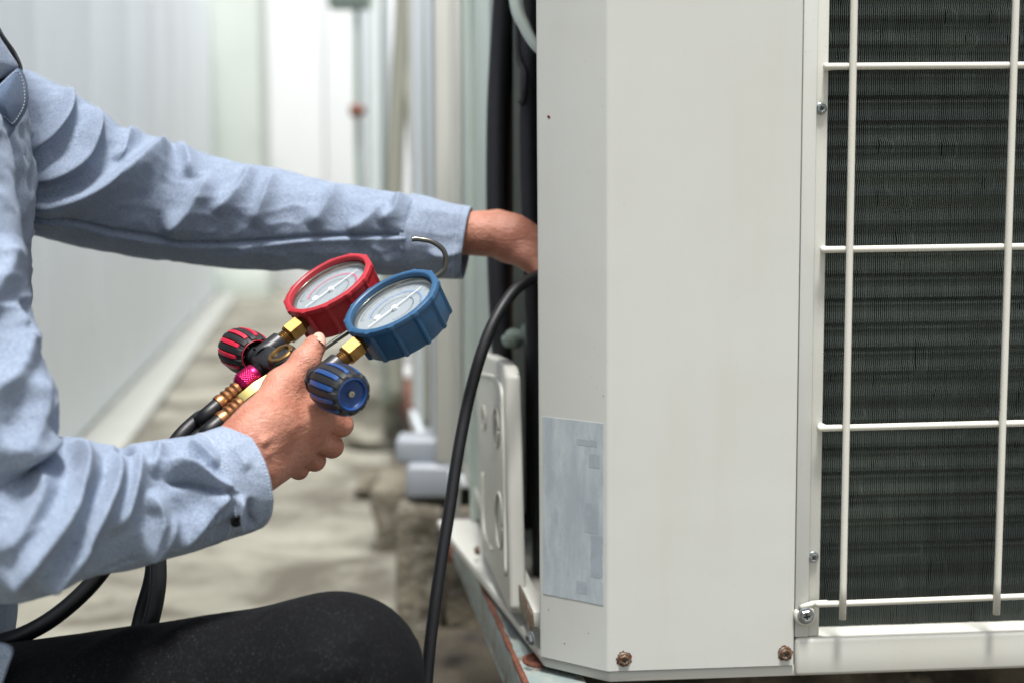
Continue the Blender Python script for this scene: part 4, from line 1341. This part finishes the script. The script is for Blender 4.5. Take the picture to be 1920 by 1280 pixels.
def limb(st, n, seg, folds=(), noise_amp=0.0015, noise_f=(16, 16, 16), seed=0, close=(False, False), keep=None):
    st = np.array(st, float)
    K_ = np.array([np.r_[P(s[0], s[1], s[2]), px_r(s[3], s[2]), px_r(s[4] if len(s) > 4 and st.shape[1] > 4 else s[3], s[2])] for s in st])
    Q = catmull(K_, n)
    C, R1, R2 = Q[:, :3], Q[:, 3], Q[:, 4]
    T = np.gradient(C, axis=0); T /= np.linalg.norm(T, axis=1)[:, None]
    N2 = CAM - C; N2 /= np.linalg.norm(N2, axis=1)[:, None]
    N2 = N2 - (N2 * T).sum(1)[:, None] * T; N2 /= np.linalg.norm(N2, axis=1)[:, None]
    N1 = np.cross(T, N2)
    th = np.linspace(0, 2 * math.pi, seg, endpoint=False)
    nr = np.sin(th)[None, :, None] * N1[:, None] + np.cos(th)[None, :, None] * N2[:, None]
    V = C[:, None] + R1[:, None, None] * np.sin(th)[None, :, None] * N1[:, None] + R2[:, None, None] * np.cos(th)[None, :, None] * N2[:, None]
    V = V.reshape(-1, 3); nr = nr.reshape(-1, 3)
    fr = np.tile(sstep(-0.35, 0.5, np.cos(th)), n)
    disp = fold_field(to_px(V), folds) * fr if len(folds) else 0
    wv = V + 0.012 * np.stack([fbm(V * 18 + 7 * k, 2, seed + k) for k in range(3)], -1)
    rg = 1 - np.abs(fbm(wv * np.array([16, 16, 30]), 2, seed + 5)) * 2.2
    disp = disp + noise_amp * fbm(V * noise_f, 3, seed) + noise_amp * 0.9 * np.clip(rg, -0.6, 1) + noise_amp * 0.45 * np.clip(1 - np.abs(fbm(wv * np.array([38, 38, 60]), 2, seed + 15)) * 3.0, -0.5, 1) + (1 - fr) * 0.005 * fbm(V * 14, 2, seed + 9)
    V = V + nr * np.asarray(disp)[:, None]
    idx = np.arange(n * seg).reshape(n, seg)
    a, b = idx[:-1], idx[1:]
    F = np.stack([a, np.roll(a, -1, 1), np.roll(b, -1, 1), b], -1).reshape(-1, 4).tolist()
    F = [f[::-1] for f in F] if np.dot(np.cross(V[F[0][1]] - V[F[0][0]], V[F[0][3]] - V[F[0][0]]), nr[F[0][0]]) < 0 else F
    if close[0]: F.append(tuple(range(seg)))
    if close[1]: F.append(tuple(range((n - 1) * seg, n * seg)))
    return V, F, nr, (n, seg)


shirt_torso = limb([(-190, 1330, 1.30, 190, 330), (-190, 1150, 1.30, 202, 335), (-195, 950, 1.30, 222, 345), (-190, 760, 1.30, 226, 352), (-186, 600, 1.29, 226, 360), (-186, 400, 1.285, 228, 366), (-190, 240, 1.28, 232, 372), (-205, 120, 1.275, 200, 350), (-222, 40, 1.275, 140, 220), (-226, -20, 1.275, 100, 125), (-226, -60, 1.275, 95, 112)],
                   150, 130, [([(40, 300), (10, 420), (-20, 560)], 4, 14, 30), ([(20, 250), (-10, 380), (-60, 520)], 5, 18, 30)], 0.004, (7, 7, 5), 3)
shirt = put('shirt', shirt_torso[:2], M_SHIRT, person)

far_folds = [
    ([(100, 165), (126, 190), (124, 225), (95, 262), (45, 292)], 7, 20, 9),
    ([(150, 200), (176, 224), (176, 262), (160, 300), (120, 326), (45, 344)], 8, 22, 9),
    ([(232, 255), (285, 252), (335, 268)], 5, 14, 12),
    ([(326, 284), (288, 296), (225, 329), (150, 362), (40, 382)], 10, 14, 34, (0.12, 0.2)),
    ([(318, 280), (342, 290), (354, 312), (352, 338)], 4, 10, 20),
    ([(240, 240), (232, 280), (215, 310)], 4, 14, 14),
    ([(402, 322), (380, 362), (350, 405), (300, 440)], 6, 14, 26),
    ([(470, 305), (462, 340), (430, 380), (395, 402)], 5, 12, 20),
    ([(516, 325), (500, 370), (474, 428)], 4, 12, 16),
    ([(634, 345), (612, 390), (580, 430)], 4, 14, 18),
    ([(752, 362), (742, 400), (712, 425)], 4.5, 10, 16),
    ([(728, 384), (690, 415), (650, 434)], 4.5, 9, 20),
    ([(560, 474), (640, 472), (720, 484), (780, 478)], 1.4, 12, 10),
    ([(420, 478), (480, 470), (560, 480)], 1.2, 10, 9),
    ([(690, 455), (720, 475), (740, 505)], 1.6, 8, 12),
    ([(760, 450), (755, 480), (770, 510)], 1.4, 8, 8),
    ([(45, 394), (131, 407), (206, 430), (319, 449), (394, 457), (480, 452), (594, 443), (700, 440), (775, 440)], -2.4, 3.2, 3.2, (0.02, 0.02)),
    ([(45, 400), (131, 413), (206, 436), (319, 455), (394, 463), (480, 458), (594, 449), (700, 446), (775, 446)], 1.4, 10, 3, (0.02, 0.02)),
]
fs = limb([(-60, 250, 1.44, 150), (45, 284, 1.46, 140), (120, 320, 1.475, 132), (200, 357, 1.495, 113), (300, 380, 1.515, 106), (400, 397, 1.52, 99), (500, 411, 1.52, 92), (600, 425, 1.515, 84), (700, 434, 1.51, 77), (770, 440, 1.505, 74), (785, 442, 1.503, 71)],
          420, 200, far_folds, 0.0016, (22, 22, 22), 11)
sl_far = put('sleeve', fs[:2], M_SHIRT, shirt)

near_up = limb([(-165, 200, 1.12, 120), (-150, 270, 1.10, 150), (-108, 450, 1.07, 138), (-92, 560, 1.058, 134), (-76, 680, 1.050, 143), (-46, 790, 1.042, 142), (-46, 870, 1.040, 112), (-66, 935, 1.045, 50)],
               220, 160, [([(0, 560), (30, 620), (20, 700), (-30, 760)], 6, 20, 30), ([(45, 700), (60, 760), (30, 830), (-10, 860)], 6, 18, 26), ([(10, 440), (-10, 520), (-60, 600)], 6, 24, 30),
                          ([(95, 815), (60, 840), (0, 880)], 6, 24, 14), ([(30, 560), (42, 600), (40, 640)], -5, 12, 12)], 0.0025, (12, 12, 12), 21, (False, True))
put('sleeve_upper', near_up[:2], M_SHIRT, shirt)
near_folds = [
    ([(118, 838), (148, 862), (152, 905), (95, 990), (-5, 1088)], 11, 17, 24, (0.2, 0.1)),
    ([(60, 870), (75, 930), (30, 1000), (-20, 1040)], 8, 18, 28),
    ([(202, 848), (214, 884), (198, 936), (140, 1015), (60, 1092)], 10, 15, 22, (0.2, 0.15)),
    ([(258, 848), (256, 890), (230, 955), (195, 1000)], 7, 12, 20, (0.25, 0.3)),
    ([(214, 828), (236, 838), (250, 858)], -6, 7, 7),
    ([(300, 830), (296, 860), (280, 900)], 4, 12, 14),
    ([(432, 913), (400, 905), (356, 884), (285, 876)], 8, 7, 24, (0.04, 0.35)),
    ([(430, 922), (400, 918), (355, 905), (300, 905)], -6, 9, 9, (0.04, 0.3)),
    ([(424, 918), (365, 978), (310, 1030)], 6, 16, 12, (0.08, 0.3)),
    ([(272, 920), (296, 968), (262, 1036)], 6, 14, 18),
    ([(330, 960), (300, 1010), (250, 1040)], 4, 12, 12),
    ([(350, 835), (380, 850), (410, 880)], 3.5, 10, 14),
    ([(395, 960), (380, 990), (375, 1015)], 1.6, 6, 6, (0.05, 0.05)),
    ([(408, 960), (398, 990), (394, 1012)], 1.6, 6, 6, (0.05, 0.05)),
    ([(418, 940), (350, 1000), (270, 1038), (190, 1068)], -2, 3, 3, (0.05, 0.05)),
]
ns = limb([(-70, 1012, 1.046, 120), (-20, 995, 1.052, 142), (50, 975, 1.062, 143), (110, 960, 1.075, 139), (165, 955, 1.086, 127), (220, 950, 1.098, 118), (330, 930, 1.122, 107), (395, 912, 1.136, 101), (418, 906, 1.141, 97)],
          360, 240, near_folds, 0.0018, (20, 20, 20), 31, (True, False))
put('sleeve', ns[:2], M_SHIRT, shirt)


def cuff(st, n, seg, folds, seed, back):
    """outer face, rolled edge and inner face of a cuff"""
    V, F, nr, sh = limb(st, n, seg, folds, 0.0009, (30, 30, 30), seed)
    V = V.reshape(n, seg, 3); N = nr.reshape(n, seg, 3)
    rows, nn = [V[i] for i in range(n)], n
    for k, (dr) in enumerate((0.0009, 0.0022)): rows.append(V[-1] - N[-1] * dr)
    for i in range(n - 2, back, -3): rows.append(V[i] - N[i] * 0.0026)
    rows.insert(0, V[0] - N[0] * 0.004)
    W = np.array(rows)
    m_ = len(W)
    idx = np.arange(m_ * seg).reshape(m_, seg)
    a, b = idx[:-1], idx[1:]
    F = np.stack([a, np.roll(a, -1, 1), np.roll(b, -1, 1), b], -1).reshape(-1, 4)
    W = W.reshape(-1, 3)
    f = F[seg * 3]
    if np.dot(np.cross(W[f[1]] - W[f[0]], W[f[3]] - W[f[0]]), N[2, 0]) < 0: F = F[:, ::-1]
    return W, F.tolist(), V, N


def stitches(V, N, row, step=2, r=0.00045, lift=0.0002):
    out = []
    seg = V.shape[1]
    L = V[row]
    pts = np.concatenate([L, L[:1]])
    s = np.r_[0, np.cumsum(np.linalg.norm(np.diff(pts, axis=0), axis=1))]
    t = 0.0
    nn = np.concatenate([N[row], N[row][:1]])
    while t < s[-1] - 0.002:
        a = np.array([np.interp(t + u, s, pts[:, k]) for u in (0, 0.0009, 0.0018) for k in range(3)]).reshape(3, 3)
        b = np.array([np.interp(t + 0.0009, s, nn[:, k]) for k in range(3)])
        a = a + b * lift
        a[0] -= b * 0.0003; a[2] -= b * 0.0003
        out.append(tube(a, r, 5))
        t += 0.0029
    return merge(*out)


cW, cF, cV, cN = cuff([(766, 440, 1.505, 75), (790, 443, 1.503, 73.5), (830, 449, 1.50, 69), (876, 455, 1.498, 64.5)], 50, 180,
                      [([(800, 470), (830, 478), (870, 470)], 2.5, 10, 10), ([(780, 395), (830, 402), (880, 412)], 1.5, 12, 12), ([(840, 490), (850, 505), (862, 515)], 2.5, 8, 8)], 41, 15)
fc = put('cuff', (cW, cF), M_CUFF, shirt)
put('stitching', merge(stitches(cV, cN, 2), stitches(cV, cN, 6), stitches(cV, cN, 44)), M_THREAD, shirt)['kind'] = 'stuff'
cW, cF, cV, cN = cuff([(392, 913, 1.135, 103), (415, 907, 1.140, 104), (440, 899, 1.1460, 104), (462, 892, 1.1520, 100)], 56, 220,
                      [([(440, 935), (425, 960), (418, 1005)], -3, 9, 9), ([(455, 925), (448, 960), (452, 1000)], 3, 8, 8), ([(470, 930), (470, 965), (478, 990)], -2.5, 7, 7), ([(420, 925), (410, 960), (405, 1000)], 2.5, 7, 7), ([(430, 830), (450, 860), (470, 880)], 1.5, 14, 14)], 43, 18)
nc = put('cuff', (cW, cF), M_CUFF, shirt)
put('stitching', merge(stitches(cV, cN, 3), stitches(cV, cN, 8), stitches(cV, cN, 50)), M_THREAD, shirt)['kind'] = 'stuff'
# button low on the near cuff
pxs = to_px(cV.reshape(-1, 3))
fr_ = (cN.reshape(-1, 3) @ C_F) < 0.05
k = np.argmin(((pxs - [440, 972]) ** 2).sum(1) + np.where(fr_, 0, 1e6))
bp_, bn_ = cV.reshape(-1, 3)[k], cN.reshape(-1, 3)[k]
put('button', place(revolve([(0.0, 0.0020), (0.0036, 0.0020), (0.0048, 0.0024), (0.0052, 0.0016), (0.0050, 0.0), (0, -0.0005)], 28), axes(bn_), bp_ + bn_ * 0.0022), M_BLACK, shirt)

# collar and lapel at the left edge, shirt tail
def leaf(poly, d0, d1, th, bulge, mat, name, stitch=False):
    """curved fabric panel: pixel outline, depth from d0 (left) to d1 (right)"""
    poly = catmull(np.array(poly + [poly[0]], float), 60)[:-1]
    c = poly.mean(0)
    rings = [1.0, 0.97, 0.9, 0.75, 0.5, 0.25]
    V = []
    x0, x1 = poly[:, 0].min(), poly[:, 0].max()
    for s_ in rings:
        q = c + (poly - c) * s_
        d = d0 + (d1 - d0) * (q[:, 0] - x0) / (x1 - x0) - bulge * (1 - s_ ** 2) - (0.0 if s_ < 1 else -0.0015)
        V += [P(a[0], a[1], b) for a, b in zip(q, d)]
    n_ = len(poly)
    V = np.array(V)
    F = [(i * n_ + j, i * n_ + (j + 1) % n_, (i + 1) * n_ + (j + 1) % n_, (i + 1) * n_ + j) for i in range(len(rings) - 1) for j in range(n_)]
    F.append(tuple((len(rings) - 1) * n_ + j for j in range(n_)))
    V2 = V + C_F * th
    m_ = len(V)
    F2 = [tuple(m_ + i for i in f[::-1]) for f in F] + [(j, (j + 1) % n_, m_ + (j + 1) % n_, m_ + j) for j in range(n_)]
    o = put(name, (np.concatenate([V, V2]), F + F2), mat, shirt)
    if stitch:
        L = V[n_ * 2:n_ * 3]
        Nn = np.tile(-C_F, (n_, 1))
        st_ = stitches(L[None], Nn[None], 0, r=0.0004, lift=0.0004)
        put('stitching', st_, M_THREAD, shirt)['kind'] = 'stuff'
    return o


leaf([(-70, 20), (-20, 30), (6, 66), (28, 98), (40, 130), (30, 150), (0, 160), (-70, 190)], 1.14, 1.19, 0.004, 0.004, M_BLACK, 'collar_lining')
leaf([(-70, 30), (-20, 45), (2, 76), (18, 100), (32, 126), (8, 142), (-20, 158), (-70, 190)], 1.125, 1.178, 0.003, 0.006, M_CUFF, 'collar')
leaf([(-70, 200), (-10, 165), (18, 140), (36, 128), (47, 150), (51, 182), (46, 206), (26, 236), (10, 224), (-20, 216), (-70, 240)], 1.12, 1.176, 0.004, 0.006, M_DENIM, 'collar_flap', True)
leaf([(-40, 210), (-10, 215), (14, 222), (26, 238), (12, 262), (-2, 300), (-20, 330), (-50, 320)], 1.125, 1.168, 0.004, 0.004, M_DENIM, 'placket')
leaf([(-80, 1190), (-20, 1200), (22, 1214), (14, 1250), (0, 1290), (-20, 1340), (-80, 1340)], 1.115, 1.105, 0.003, 0.004, M_CUFF, 'shirt_tail', True)

# jeans and shoes
LG = dict(hn=P(-210, 1440, 1.21), kn=P(632, 1274, 1.105), an=P(560, 2120, 1.13), hf=P(-210, 1400, 1.40), kf=P(480, 1690, 1.45), af=P(-120, 1760, 1.5))


def jeans_sdf(p):
    d = chain(p, [LG['hn'], LG['kn']], [0.092, 0.0635], 0.03)
    d = smin(d, chain(p, [LG['kn'], LG['an']], [0.0635, 0.052], 0.03), 0.022)
    d = smin(d, chain(p, [LG['hf'], LG['kf']], [0.09, 0.062], 0.03), 0.03)
    d = smin(d, chain(p, [LG['kf'], LG['af']], [0.06, 0.05], 0.03), 0.02)
    d = smin(d, cone(p, LG['hn'], LG['hf'], 0.10, 0.10), 0.04)
    return d


al = np.array(list(LG.values()))
jv = surface_nets(jeans_sdf, al.min(0) - 0.12, al.max(0) + 0.1, 0.0075)
Vj = relax(jv[0], jv[1], 3)
kd = np.linalg.norm(Vj - LG['kn'], axis=1)
nrm_j = np.zeros_like(Vj)
Fq = np.asarray(jv[1])
fn_ = np.cross(Vj[Fq[:, 2]] - Vj[Fq[:, 0]], Vj[Fq[:, 3]] - Vj[Fq[:, 1]])
for k in range(4): np.add.at(nrm_j, Fq[:, k], fn_)
nrm_j /= np.linalg.norm(nrm_j, axis=1)[:, None] + 1e-12
jp = to_px(Vj); jf = sstep(0.25, -0.3, nrm_j @ C_F)
jfold = fold_field(jp, [([(700, 1180), (640, 1215), (560, 1235)], 2.0, 16, 22), ([(690, 1240), (610, 1262), (520, 1275)], 2.2, 14, 24), ([(420, 1150), (330, 1190), (220, 1260)], 2.0, 18, 26), ([(300, 1165), (200, 1210), (90, 1280)], 2.2, 16, 24), ([(560, 1125), (470, 1180), (380, 1275)], 1.6, 20, 26)])
Vj = Vj + nrm_j * (jfold * jf)[:, None]
Vj = Vj + nrm_j * (0.0022 * fbm(Vj * [9, 9, 16], 2, 5))[:, None]
jo = put('jeans', (Vj, jv[1].tolist()), M_JEANS, person)
for an, kn in (('an', 'kn'), ('af', None)):
    a = LG[an]
    if kn:
        def shoe(p, a=a):
            g0 = np.array([a[0], a[1], 0.045])
            d = chain(p, [g0 + [-0.05, 0, 0.0], g0 + [0.09, 0.0, -0.003], g0 + [0.17, 0.01, -0.01]], [0.045, 0.042, 0.034], 0.03)
            d = smin(d, cone(p, g0 + [-0.02, 0, 0.02], g0 + [-0.02, 0, 0.08], 0.042, 0.045), 0.03)
            return np.maximum(d, 0.002 - p[:, 2])
        lo, hi = np.array([a[0] - 0.14, a[1] - 0.1, -0.02]), np.array([a[0] + 0.26, a[1] + 0.1, 0.2])
    else:
        def shoe(p, a=a):
            g0 = np.array([a[0] - 0.06, a[1], max(a[2], 0.06)])
            d = chain(p, [g0 + [0.04, 0, 0.0], g0 + [-0.03, 0.0, -0.0], g0 + [-0.06, 0.0, -0.02]], [0.05, 0.045, 0.045], 0.03)
            d = smin(d, cone(p, g0 + [-0.06, 0, 0.03], g0 + [-0.05, 0, 0.0], 0.04, 0.04), 0.03)
            return np.maximum(d, 0.002 - p[:, 2])
        lo, hi = np.array([a[0] - 0.22, a[1] - 0.1, -0.02]), np.array([a[0] + 0.08, a[1] + 0.1, 0.25])
    sv_ = surface_nets(shoe, lo, hi, 0.008)
    put('shoe', (relax(sv_[0], sv_[1], 2), sv_[1].tolist()), M_KNOB, person)
